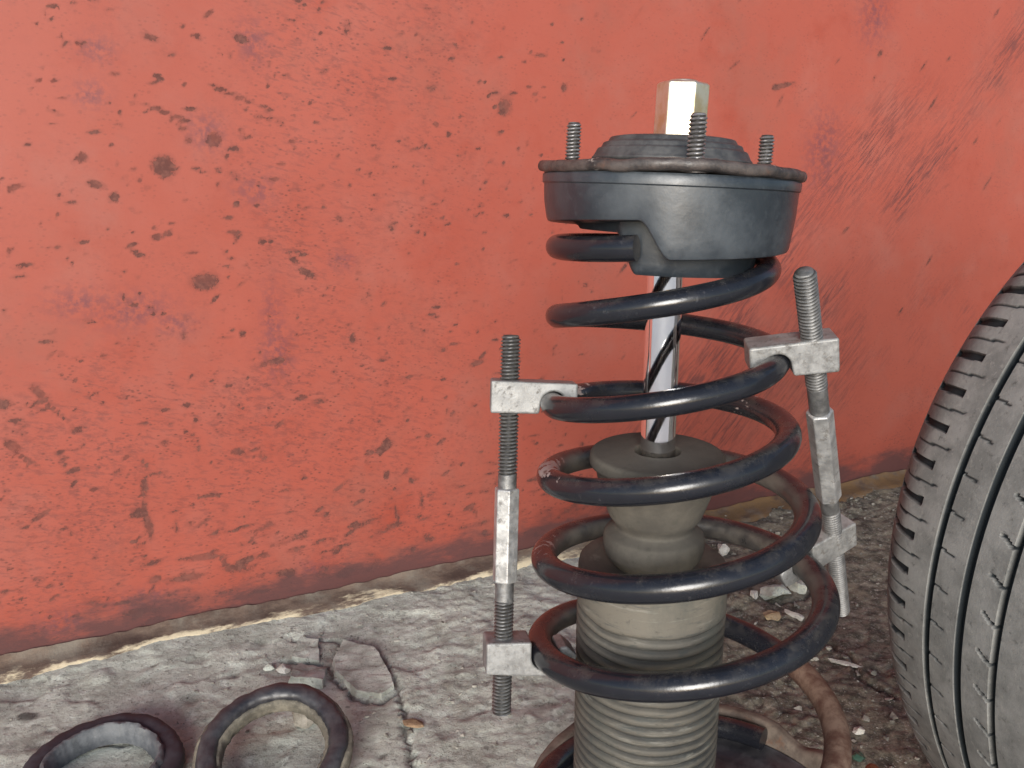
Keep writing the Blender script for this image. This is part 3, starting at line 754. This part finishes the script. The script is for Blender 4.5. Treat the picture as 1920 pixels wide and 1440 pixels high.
# rubber seat: the lower edge climbs in a spiral and steps where the wire ends
def seat_bottom(a):
    ph = (-112.0 - math.degrees(a)) % 360.0
    if ph < 345: return 0.5108 - 0.0185 * ph / 345
    t = (ph - 345) / 15.0; t = t * t * (3 - 2 * t)
    return 0.4923 + 0.0185 * t
NS = 300
sv = []; sf = []
for j in range(NS):
    a = 2 * math.pi * j / NS
    zb = seat_bottom(a)
    ph = (-112.0 - math.degrees(a)) % 360.0
    zc = 0.5040 - 0.0210 * float(np.maximum(sstep(140, 215, np.array(ph)), 1 - sstep(4, 20, np.array(ph))))
    ring = [(0.040, 0.5340), (0.0690, 0.5340), (0.0700, 0.5325), (0.0699, 0.5285), (0.0690, 0.5278), (0.0686, zb + 0.6 * (0.5278 - zb)), (0.0674, zb + 0.25 * (0.5278 - zb)),
            (0.0667, zb + 0.0020), (0.0660, zb + 0.0005), (0.0645, zb), (0.0525, zb + 0.0006), (0.0505, zb - 0.0005), (0.0498, min(zb - 0.001, zc + 0.006)),
            (0.0492, zc + 0.002), (0.0478, zc), (0.0400, zc - 0.0005), (0.0380, zc + 0.002), (0.0380, 0.5200)]
    for r, z in ring: sv.append((r * math.cos(a), r * math.sin(a), z))
nr = len(ring)
for j in range(NS):
    k = (j + 1) % NS
    for i in range(nr):
        i2 = (i + 1) % nr
        sf.append((j * nr + i, j * nr + i2, k * nr + i2, k * nr + i))
mesh_obj("rubber_spring_seat", xform(sv, MT), sf, M_SEAT_RUBBER, strut, sharp=45)

# piston rod, bump stop, dust tube
v, f = lathe([(0.0, 0.29), (0.0103, 0.29), (0.0103, 0.555), (0.0, 0.555)], 64)
mesh_obj("piston_rod", v, f, M_CHROME, strut, sharp=40)

prof = rounded([(0.0135, 0.335), (0.0135, 0.3735), (0.0142, 0.3748), (0.0385, 0.3738), (0.0402, 0.3722), (0.0404, 0.3672), (0.0395, 0.3655), (0.0366, 0.3642),
                (0.0362, 0.3610), (0.0345, 0.3530), (0.0318, 0.3450), (0.0298, 0.3390), (0.0280, 0.3340), (0.0243, 0.3290), (0.0234, 0.3265), (0.0262, 0.3245),
                (0.0302, 0.3222), (0.0310, 0.3185), (0.0310, 0.3150), (0.0298, 0.3095), (0.0262, 0.3040), (0.0225, 0.3005), (0.0210, 0.2960), (0.0210, 0.285)], 0.0016, 3)
v, f = lathe(prof, 96)
mesh_obj("bump_stop", v, f, M_BUMP, strut, sharp=50)

tp = [(0.0212, 0.2965), (0.0225, 0.3005), (0.0330, 0.3025), (0.0435, 0.3035), (0.0452, 0.3022), (0.0458, 0.2990), (0.0459, 0.2790)]
z = 0.2780; k = 0
while z > 0.118:
    p = 0.0065
    tp += [(0.0460, z), (0.0461, z - 0.30 * p), (0.0456, z - 0.46 * p), (0.0445, z - 0.62 * p), (0.0443, z - 0.76 * p), (0.0452, z - 0.90 * p)]
    z -= p
tp += [(0.0455, 0.112), (0.0440, 0.110)]
def tube_mod(i, r, z, a):
    if z < 0.28:
        q = fbm(np.array(a * 2.0), np.array(z * 40), 2, 6).item() - 0.5
        return r + 0.0007 * q, z + 0.0028 * q
    return r, z
v, f = lathe(tp, 128, mod=tube_mod)
zr = np.array([p[2] for p in v]); rr_ = np.hypot(np.array([p[0] for p in v]), np.array([p[1] for p in v]))
dust = 0.30 + 0.38 * sstep(0.262, 0.285, zr) + 0.45 * sstep(0.0446, 0.0460, rr_) - 0.16 + 0.10 * np.sin(np.arctan2([p[1] for p in v], [p[0] for p in v]) * 3 + 1)
mesh_obj("dust_tube", v, f, M_TUBE, strut, attrs=dict(dust=dust), sharp=50)

# lower spring seat and the damper foot below it
DX, DY = 0.125 - AX, 0.494 - AY
prof = rounded([(0.030, 0.094), (0.080, 0.094), (0.104, 0.097), (0.1135, 0.108), (0.1165, 0.1285), (0.1150, 0.1318), (0.1085, 0.1318), (0.1062, 0.1290), (0.1040, 0.1085), (0.098, 0.1040), (0.080, 0.1030), (0.030, 0.1035)], 0.002, 3)
def dish_mod(i, r, z, a):
    q = fbm(np.array(a * 3.0), np.array(0.4), 3, 9).item() - 0.5
    k = max(0.0, (z - 0.105) / 0.027)
    dip = -0.010 * math.exp(-((a - R(38)) / 0.14) ** 2) * (1 if z > 0.122 else 0)
    return r + 0.003 * q * k, z + k * 0.004 * q + dip
v, f = lathe(prof, 144, mod=dish_mod)
lower = mesh_obj("lower_spring_seat", xform(v, Matrix.Translation((DX, DY, 0))), f, M_LSEAT, strut, sharp=50)
v, f = lathe(rounded([(0.047, 0.1040), (0.060, 0.1085), (0.080, 0.1095), (0.088, 0.1130), (0.1015, 0.1140), (0.1035, 0.1150), (0.1045, 0.1140), (0.1040, 0.1060)], 0.002, 2), 120)
mesh_obj("seat_pad", xform(v, Matrix.Translation((DX, DY, 0))), f, M_BLACK_RUBBER, lower, sharp=50)
tb = MB()
for (a, rad, zz, s) in ((R(-4), 0.1195, 0.128, 0.016), (R(4), 0.1185, 0.137, 0.012), (R(-12), 0.121, 0.120, 0.014)):
    bm = bmesh.new(); bmesh.ops.create_icosphere(bm, subdivisions=3, radius=s)
    for q in bm.verts:
        nn = fbm(np.array(q.co.x * 160 + 3), np.array(q.co.y * 160 + q.co.z * 90), 3, 12).item()
        q.co *= 0.75 + 0.5 * nn
        q.co.x *= 0.8; q.co.y *= 1.25
    bm.verts.index_update()
    tb.add([(q.co.x + DX + rad * math.cos(a), q.co.y + DY + rad * math.sin(a), q.co.z + zz) for q in bm.verts], [tuple(w.index for w in fc.verts) for fc in bm.faces])
    bm.free()
mesh_obj("seat_tab", tb.v, tb.f, M_ORANGE, lower)
v, f = lathe(rounded([(0.0, 0.004), (0.0225, 0.004), (0.0255, 0.007), (0.0255, 0.112), (0.0, 0.112)], 0.001), 48)
foot = mesh_obj("damper_body", v, f, M_LSEAT, strut, sharp=40)
for s in (-1, 1):
    bm = bmesh.new(); bmesh.ops.create_cube(bm, size=1.0)
    bmesh.ops.scale(bm, vec=(0.005, 0.058, 0.074), verts=bm.verts)
    bmesh.ops.translate(bm, vec=(s * 0.0285, 0.016, 0.037), verts=bm.verts)
    me = bpy.data.meshes.new("knuckle_bracket"); bm.to_mesh(me); bm.free(); me.materials.append(M_LSEAT)
    o = bpy.data.objects.new("knuckle_bracket", me); C.objects.link(o); o.parent = foot
    b_ = o.modifiers.new("bevel", 'BEVEL'); b_.width = 0.0015; b_.segments = 2

# ------------------------------------------------------------------ spring compressors
def jaw_mesh(xn, zn, rn, up_notch, tip, back=0.0115, half=0.0110):
    if up_notch: z0, z1 = zn - 0.0120, zn + 0.0095
    else: z0, z1 = zn - 0.0062, zn + 0.0132
    arc = []
    N = 12
    if up_notch:
        for k in range(N + 1):
            a = math.pi + math.pi * k / N
            arc.append((xn + rn * math.cos(a), zn + rn * math.sin(a)))
        poly = [(-back, z0 + 0.002), (-back, z1)] + [(xn - rn, z1)] + arc + [(xn + rn, z1 - 0.004), (xn + rn + tip * 0.4, z1 - 0.003), (xn + rn + tip, z1 - 0.009), (xn + rn + tip * 0.6, z0), (xn - rn, z0)]
    else:
        for k in range(N + 1):
            a = math.pi - math.pi * k / N
            arc.append((xn + rn * math.cos(a), zn + rn * math.sin(a)))
        poly = [(-back, z1), (-back, z0), (xn - rn - 0.001, z0)] + arc + [(xn + rn + 0.0005, z0 + 0.002), (xn + rn + tip, z0 + 0.004), (xn + rn + tip, z1 - 0.001)]
        poly = poly[::-1]
    n = len(poly)
    bm = bmesh.new()
    A = [bm.verts.new((x, -half, z)) for x, z in poly]
    B = [bm.verts.new((x, half, z)) for x, z in poly]
    bm.faces.new(A); bm.faces.new(B[::-1])
    for i in range(n):
        j = (i + 1) % n
        bm.faces.new((A[j], A[i], B[i], B[j]))
    bmesh.ops.recalc_face_normals(bm, faces=bm.faces)
    return bm

def compressor(A, B, label, jaws, hex_span, smooth_span):
    """A top, B bottom of the threaded rod; jaws: (z, inward, notch up, wire turn range, tip)"""
    A = Vector(A); B = Vector(B)
    ax = (A - B).normalized(); L = (A - B).length
    x0 = Vector((0, -1, 0)); x0 = (x0 - ax * x0.dot(ax)).normalized()
    y0 = ax.cross(x0)
    F = Matrix((x0, y0, ax)).transposed().to_4x4()
    root = thing("spring_compressor", label, "spring compressor", tuple(B), "spring compressors clamped on the coil spring")
    h0, h1 = hex_span[0] * L, hex_span[1] * L
    s0, s1 = smooth_span[0] * L, smooth_span[1] * L
    rad = 0.0061
    for vf in (thread_verts(rad, 0.0, h0 + 0.002, 0.0022, 0.0014, 20, plain=(s0, h0 + 1)), thread_verts(rad, h1 - 0.002, L, 0.0022, 0.0014, 20, 0.0022, plain=(h1 - 1, s1))):
        mesh_obj("threaded_rod", xform(vf[0], F), vf[1], M_THREAD, root, sharp=60, attrs=dict(root=vf[2]))
    v, f = hex_prism(0.0079, h0, h1, 0.0011, R(12))
    hx = mesh_obj("hex_collar", xform(v, F), f, M_HEX, root, smooth=False)
    bv = hx.modifiers.new("bevel", 'BEVEL'); bv.width = 0.0008; bv.segments = 2
    for (z, inward, up, tr, tip, keep) in jaws:
        s = (z - B.z) / ax.z
        P = B + ax * s
        ja = Vector((ax.x * keep[0], ax.y * keep[1], ax.z)).normalized()
        X = Vector(inward); X = (X - ja * X.dot(ja)).normalized()
        Yv = ja.cross(X)
        near = -0.006 if Yv.y > 0 else 0.006
        m = (SPT > tr[0]) & (SPT < tr[1])
        best = None
        for p, w in zip(SPP[m], wire_r[m]):
            d = Vector(p) - P
            c = (abs(d.dot(Yv) - near), d.dot(X), d.dot(ja), w)
            if best is None or c[0] < best[0]: best = c
        bm = jaw_mesh(best[1], best[2], best[3] + 0.0002, up, tip, half=0.0085 if keep[1] == 0.6 else 0.0110)
        M = Matrix.Translation(P - B) @ Matrix((X, Yv, ja)).transposed().to_4x4()
        bm.transform(M)
        me = bpy.data.meshes.new("clamp_jaw"); bm.to_mesh(me); bm.free(); me.materials.append(M_JAW)
        j = bpy.data.objects.new("clamp_jaw", me); C.objects.link(j); j.parent = root
        b_ = j.modifiers.new("bevel", 'BEVEL'); b_.width = 0.0013; b_.segments = 3; b_.limit_method = 'ANGLE'; b_.angle_limit = R(40)
    return root

compressor((-0.0006, 0.519, 0.4413), (-0.0066, 0.479, 0.2105), "upright spring compressor on the left of the coil, farther from the tyre",
           [(0.402, (1, 0.05, 0), False, (2.0, 2.4), 0.0070, (1.0, 1.0)), (0.247, (1, 0.15, 0), True, (5.0, 5.4), 0.012, (1.0, 1.0))], (0.355, 0.605), (0.305, 0.64))
compressor((0.1504, 0.455, 0.4883), (0.2354, 0.570, 0.2301), "right spring compressor tilted outwards, between the coil spring and the tyre",
           [(0.437, (-1, 0.10, 0), False, (1.55, 1.95), 0.008, (0.42, 0.15)), (0.278, (-0.9, -0.43, 0), True, (4.4, 4.8), 0.010, (0.7, 0.6))], (0.41, 0.665), (0.37, 0.73))

# ------------------------------------------------------------------ tyre
TR = 0.2926
TC = Vector((0.534, 0.5632, TR * math.cos(-0.0053)))
ta = np.concatenate([np.linspace(0, 1, 150, endpoint=False) * R(170) + R(95), np.linspace(R(265), R(455), 900, endpoint=False)])
acen, ahalf = 0.0375, 0.0865
def crown(a):
    q = np.abs(a - acen) / ahalf
    return TR - 0.0030 * q ** 2 - 0.0125 * sstep(0.62, 1.06, q) * np.clip((q - 0.62) / 0.38, 0, 1)
GROOVES = [(0.0079, 0.0058, 0.0060), (0.0352, 0.0062, 0.0062), (0.0619, 0.0052, 0.0058), (0.0890, 0.0058, 0.006)]
tread_a = np.unique(np.round(np.concatenate([np.arange(acen - ahalf, acen + ahalf + 1e-6, 0.0018)] + [[g - w / 2 - .0003, g - w / 2 + .0003, g + w / 2 - .0003, g + w / 2 + .0003] for g, w, d in GROOVES] + [[-.0480, -.0474, -.0143, -.0137]]), 5))
TH, AA = np.meshgrid(ta, tread_a, indexing='ij')
dep = np.zeros_like(TH)
for g, w, d in GROOVES:
    dep = np.maximum(dep, 0.0042 * (1 - sstep(w * 0.5 - .0003, w * 0.5 + .0003, np.abs(AA - g))))
NPITCH = 78
ph = (TH / (2 * math.pi) * NPITCH)
def lines(pos, halfw, d, a0, a1, slope=0.0, curve=0.0, acent=0.0, soft=0.8):
    q = (ph - pos - slope * (AA - acent) / 0.02 - curve * ((AA - acent) / 0.02) ** 2) % 1.0
    q = np.minimum(q, 1 - q)
    m = 1 - sstep(halfw * soft, halfw, q)
    e = sstep(a0 - 0.0012, a0 + 0.0008, AA) * (1 - sstep(a1 - 0.0008, a1 + 0.0012, AA))
    return d * m * e
dep = np.maximum(dep, lines(0.0, 0.105, 0.0030, -0.0475, -0.0140, 0.04, 0.06, -0.02))
dep = np.maximum(dep, lines(0.5, 0.030, 0.0009, -0.043, -0.006, 0.05, 0.04, -0.02))
dep = np.maximum(dep, lines(0.2, 0.030, 0.0010, 0.0105, 0.0215, -0.18, 0.10, 0.01))
dep = np.maximum(dep, lines(0.1, 0.050, 0.0022, 0.0500, 0.0600, -0.30, 0.12, 0.06))
dep = np.maximum(dep, lines(0.3, 0.110, 0.0040, 0.095, 0.118, 0.05, 0.0, 0.1))
RR = crown(AA) - dep
worn_t = 1 - sstep(0.0001, 0.0007, dep)
# sidewalls
side = [(-0.0905, 0.925), (-0.097, 0.86), (-0.0975, 0.80), (-0.092, 0.73), (-0.082, 0.685), (-0.074, 0.665), (-0.064, 0.662), (-0.060, 0.69)]
left = [(acen + o, TR * q) for o, q in side]; right = [(acen - o, TR * q) for o, q in side]
axd = Vector((math.cos(-1.3253) * math.cos(-0.0053), math.sin(-1.3253) * math.cos(-0.0053), math.sin(-0.0053)))
ud = Vector((math.sin(-1.3253), -math.cos(-1.3253), 0)); vd = axd.cross(ud); vd = vd if vd.z > 0 else -vd
def ring_pts(th, a, r):
    th = np.asarray(th); c = np.cos(th)[..., None]; s = np.sin(th)[..., None]
    # angle 0 points at the side that faces the spring, 90 degrees is up
    return a[..., None] * np.array(axd) + r[..., None] * (c * np.array(ud) + s * np.array(vd))
nt, na = TH.shape
co = ring_pts(TH, AA, RR).reshape(-1, 3)
fi = grid_faces(nt, na)
wrap = np.stack([(nt - 1) * na + np.arange(na - 1), np.arange(na - 1), np.arange(na - 1) + 1, (nt - 1) * na + np.arange(na - 1) + 1], -1)
tyre = thing("car_tyre", "worn grey car tyre standing on edge at the right, tread facing the strut", "tyre", tuple(TC))
fast_mesh("tread", co, np.concatenate([fi, wrap]), M_TYRE, tyre, dict(worn=worn_t)).data.set_sharp_from_angle(angle=R(28))
for prof in (left, right):
    first = (acen - ahalf, float(crown(np.array(acen - ahalf)))) if prof is left else (acen + ahalf, float(crown(np.array(acen + ahalf))))
    pr = [first] + prof
    th2 = np.linspace(0, 2 * math.pi, 180, endpoint=False)
    T2, I2 = np.meshgrid(th2, np.arange(len(pr)), indexing='ij')
    pp = np.array(pr)
    co = ring_pts(T2, pp[I2, 0], pp[I2, 1]).reshape(-1, 3)
    n2, m2 = T2.shape
    w2 = np.stack([(n2 - 1) * m2 + np.arange(m2 - 1), np.arange(m2 - 1), np.arange(m2 - 1) + 1, (n2 - 1) * m2 + np.arange(m2 - 1) + 1], -1)
    fast_mesh("sidewall", co, np.concatenate([grid_faces(n2, m2), w2]), M_TYRE, tyre, dict(worn=np.full(n2 * m2, 0.75)))

# ------------------------------------------------------------------ rubber rings on the ground
def ring_thing(name, label, loc, rot, parts):
    t = thing(name, label, "rubber ring", loc, "rubber spring rings lying on the concrete")
    t.rotation_euler = rot
    for nm, prof, mat in parts:
        def wob(i, r, z, a, s=len(nm)):
            return r * (1 + 0.014 * math.sin(2 * a + s) + 0.006 * math.sin(5 * a)) + 0.0022 * (vnoise(np.array(a * 14.0), np.array(i * 0.9), s).item() - 0.5), z + 0.0008 * math.sin(3 * a + s) + 0.0012 * (vnoise(np.array(a * 11.0), np.array(i * 0.7 + 4), s).item() - 0.5)
        v, f = lathe(prof, 112, closed=True, mod=wob)
        mesh_obj(nm, v, [q[::-1] for q in f], mat, t, sharp=70)
    return t
def blob(r, z, w, hgt, n=16, p=0.8):
    out = []
    for k in range(n):
        a = 2 * math.pi * k / n
        out.append((r + w * math.copysign(abs(math.cos(a)) ** p, math.cos(a)), z + hgt * math.copysign(abs(math.sin(a)) ** p, math.sin(a))))
    return out
ring_thing("rubber_ring", "dull black rubber ring with a grey inner lip, lying flat at the bottom left", (-0.368, 0.678, 0.0), (R(3), R(1), 0),
           [("outer_ring", blob(0.0600, 0.009, 0.0105, 0.009), M_PURPLE_RUBBER), ("inner_lip", [(0.0545, 0.004), (0.0535, 0.016), (0.0505, 0.021), (0.0475, 0.0205), (0.0445, 0.006), (0.0440, 0.001), (0.0535, 0.001)], M_GREY_RUBBER)])
ring_thing("rubber_ring", "shiny black rubber ring with dusty tan edges, propped on a stone", (-0.2145, 0.683, 0.026), (R(18), 0, 0),
           [("outer_edge", blob(0.0665, -0.003, 0.0048, 0.0070), M_DUSTY_RUBBER), ("black_ring", blob(0.0585, 0.002, 0.0088, 0.0092), M_BLACK_RUBBER), ("inner_edge", blob(0.0495, -0.003, 0.0034, 0.0075), M_DUSTY_RUBBER)])

# ------------------------------------------------------------------ stones and fragments
def rough_up(bm, amp, freq, seed):
    for q in bm.verts:
        n1 = fbm(np.array(q.co.x * freq + seed), np.array(q.co.y * freq + q.co.z * freq * 0.7), 3, seed).item() - 0.5
        n2 = fbm(np.array(q.co.z * freq + seed), np.array(q.co.x * freq - q.co.y * freq * 0.7), 3, seed + 5).item() - 0.5
        q.co += Vector((n2, n1, n1)) * amp

def slab_thing(name, label, cat, pts, hgt, mat, seed, lift=0.0, tilt=(0, 0), top_in=0.0022):
    cx = sum(p[0] for p in pts) / len(pts); cy = sum(p[1] for p in pts) / len(pts)
    bm = bmesh.new()
    lo = [bm.verts.new((x - cx, y - cy, -0.006)) for x, y in pts]
    hi = [bm.verts.new(((x - cx) * (1 - top_in / 0.03), (y - cy) * (1 - top_in / 0.03), hgt)) for x, y in pts]
    n = len(pts)
    bm.faces.new(lo[::-1]); bm.faces.new(hi)
    for i in range(n):
        j = (i + 1) % n
        bm.faces.new((lo[i], lo[j], hi[j], hi[i]))
    bmesh.ops.recalc_face_normals(bm, faces=bm.faces)
    bmesh.ops.triangulate(bm, faces=bm.faces)
    bmesh.ops.subdivide_edges(bm, edges=bm.edges, cuts=5, use_grid_fill=True)
    bmesh.ops.triangulate(bm, faces=bm.faces)
    rough_up(bm, min(0.006, hgt * 0.8), 120, seed)
    me = bpy.data.meshes.new(name); bm.to_mesh(me); bm.free(); me.materials.append(mat)
    o = bpy.data.objects.new(name, me); C.objects.link(o)
    o.location = (cx, cy, ground_z(cx, cy) + lift); o.rotation_euler = (R(tilt[0]), R(tilt[1]), 0)
    tag(o, label, cat)
    return o

def stone_thing(name, label, cat, x, y, size, mat, seed, rz=0.0):
    rg = random.Random(seed)
    bm = bmesh.new()
    for k in range(16):
        p = Vector((rg.gauss(0, 1), rg.gauss(0, 1), rg.gauss(0, 1))).normalized()
        bm.verts.new((p.x * size[0], p.y * size[1], p.z * size[2]))
    res = bmesh.ops.convex_hull(bm, input=bm.verts)
    bmesh.ops.delete(bm, geom=[g for g in res.get("geom_interior", []) if isinstance(g, bmesh.types.BMVert)], context='VERTS')
    bmesh.ops.subdivide_edges(bm, edges=bm.edges, cuts=2, use_grid_fill=True)
    bmesh.ops.triangulate(bm, faces=bm.faces)
    rough_up(bm, min(size) * 0.35, 0.9 / min(size), seed)
    me = bpy.data.meshes.new(name); bm.to_mesh(me); bm.free(); me.materials.append(mat)
    o = bpy.data.objects.new(name, me); C.objects.link(o)
    o.location = (x, y, ground_z(x, y) + size[2] * 0.45); o.rotation_euler = (0, 0, rz)
    tag(o, label, cat)
    return o

slab_thing("concrete_fragment", "largest pale slab fragment, broken loose beside the crack", "concrete fragment",
           [(-0.1954, 0.905), (-0.1558, 0.8897), (-0.1439, 0.868), (-0.1274, 0.8314), (-0.1214, 0.812), (-0.1326, 0.793), (-0.1615, 0.802), (-0.1913, 0.8393), (-0.1990, 0.8648)][::-1], 0.0035, M_STONE, 3, 0.001)
slab_thing("concrete_fragment", "small square fragment nearer the wall, above the ring", "concrete fragment",
           [(-0.2446, 0.913), (-0.2219, 0.9062), (-0.2124, 0.8668), (-0.2472, 0.8754)][::-1], 0.005, M_STONE, 5, 0.0, (4, 0))
slab_thing("concrete_fragment", "tilted grey square fragment touching the top of the shiny ring", "concrete fragment",
           [(-0.2351, 0.8607), (-0.1999, 0.8473), (-0.1975, 0.8149), (-0.2365, 0.8223)][::-1], 0.006, M_STONE, 8, 0.001, (-10, 3))
stone_thing("stone", "brown grey stone tucked under the far edge of the shiny ring", "stone", -0.205, 0.758, (0.013, 0.009, 0.016), M_STONE_B, 21)
stone_thing("pebble", "round whitish pebble left of the square fragments", "pebble", -0.2496, 0.8524, (0.0085, 0.0085, 0.006), M_WHITE, 3)
stone_thing("pebble", "flat pale pebble furthest left of the square fragments", "pebble", -0.2662, 0.8565, (0.0075, 0.006, 0.004), M_STONE, 4)
stone_thing("stone", "angular grey stone seen through the coils on the right", "stone", 0.334, 1.018, (0.022, 0.017, 0.010), M_STONE, 5, 0.4)
stone_thing("stone", "blocky grey stone next to the lower jaw of the right compressor", "stone", 0.3687, 1.0335, (0.013, 0.015, 0.010), M_STONE, 6, 0.2)
stone_thing("stone", "ochre stone lying between the black coils", "stone", 0.313, 0.9586, (0.012, 0.010, 0.006), M_OCHRE, 7)
stone_thing("stone", "long whitish sliver of stone beside the ochre stone", "stone", 0.341, 0.9636, (0.016, 0.0055, 0.005), M_WHITE, 8, -0.9)
stone_thing("stone", "small whitish stone seen just right of the dust tube", "stone", 0.306, 1.011, (0.0065, 0.010, 0.006), M_WHITE, 9)
stone_thing("stone", "pale stone beside the narrow neck of the bump stop", "stone", 0.2964, 1.1422, (0.009, 0.017, 0.009), M_WHITE, 10)
stone_thing("stone", "thin pale splinter on the brown grit near the tyre", "stone", 0.3666, 0.8606, (0.021, 0.003, 0.003), M_WHITE, 11, -0.5)
stone_thing("pebble", "small white pebble right of the rusty spring end", "pebble", 0.336, 0.742, (0.0065, 0.005, 0.0045), M_WHITE, 12)
stone_thing("wood_chip", "small brown wood chip lying by the crack", "wood chip", -0.0967, 0.752, (0.013, 0.006, 0.003), M_WOOD, 13, -0.3)
gl = NT("green_bottle_glass")
M_GLASS = gl.done((0.02, 0.05, 0.035), 0.3, 0.0)
stone_thing("glass_shard", "dark green bit of glass on the grit at the bottom right", "glass shard", 0.322, 0.706, (0.0065, 0.006, 0.004), M_GLASS, 14)

# gravel nobody could count
gm = MB(); rg = np.random.default_rng(5)
def chip_template(seed):
    r_ = np.random.default_rng(seed); bm = bmesh.new()
    P = r_.normal(size=(8, 3)); P /= np.linalg.norm(P, axis=1)[:, None]
    for p in P: bm.verts.new(p)
    bmesh.ops.convex_hull(bm, input=bm.verts)
    bm.verts.index_update()
    out = (np.array([w.co[:] for w in bm.verts]), [tuple(q.index for q in fc.verts) for fc in bm.faces])
    bm.free(); return out
CHIPS = [chip_template(s) for s in range(24)]
def chips(n, fx, fy, smin, smax):
    xs_ = np.array([fx() for _ in range(n)]); ys_ = np.array([fy() for _ in range(n)])
    zs_ = ground_fields(xs_, ys_)[0]
    for x, y, z in zip(xs_, ys_, zs_):
        s = smin + (smax - smin) * rg.random() ** 2.5
        tv, tf = CHIPS[rg.integers(24)]
        a = rg.uniform(0, 6.28); c_, s_ = math.cos(a), math.sin(a)
        p = tv * np.array([s, s * rg.uniform(.5, 1), s * .6])
        gm.add(np.stack([p[:, 0] * c_ - p[:, 1] * s_ + x, p[:, 0] * s_ + p[:, 1] * c_ + y, p[:, 2] + z + s * .2], -1).tolist(), tf)
chips(900, lambda: rg.uniform(0.10, 0.66), lambda: rg.uniform(0.60, 1.36), 0.0010, 0.0062)
chips(330, lambda: rg.uniform(-0.15, 0.20), lambda: rg.uniform(0.70, 1.15), 0.0008, 0.0042)
chips(420, lambda: rg.uniform(-0.62, -0.05), lambda: rg.uniform(0.62, 1.08), 0.0006, 0.0030)
chips(120, lambda: rg.normal(-0.205, 0.035), lambda: rg.normal(0.88, 0.03), 0.0008, 0.0045)
gravel = mesh_obj("gravel", gm.v, gm.f, M_GRIT, None, smooth=False)
tag(gravel, "loose grit and stone chips scattered over the concrete", kind="stuff")
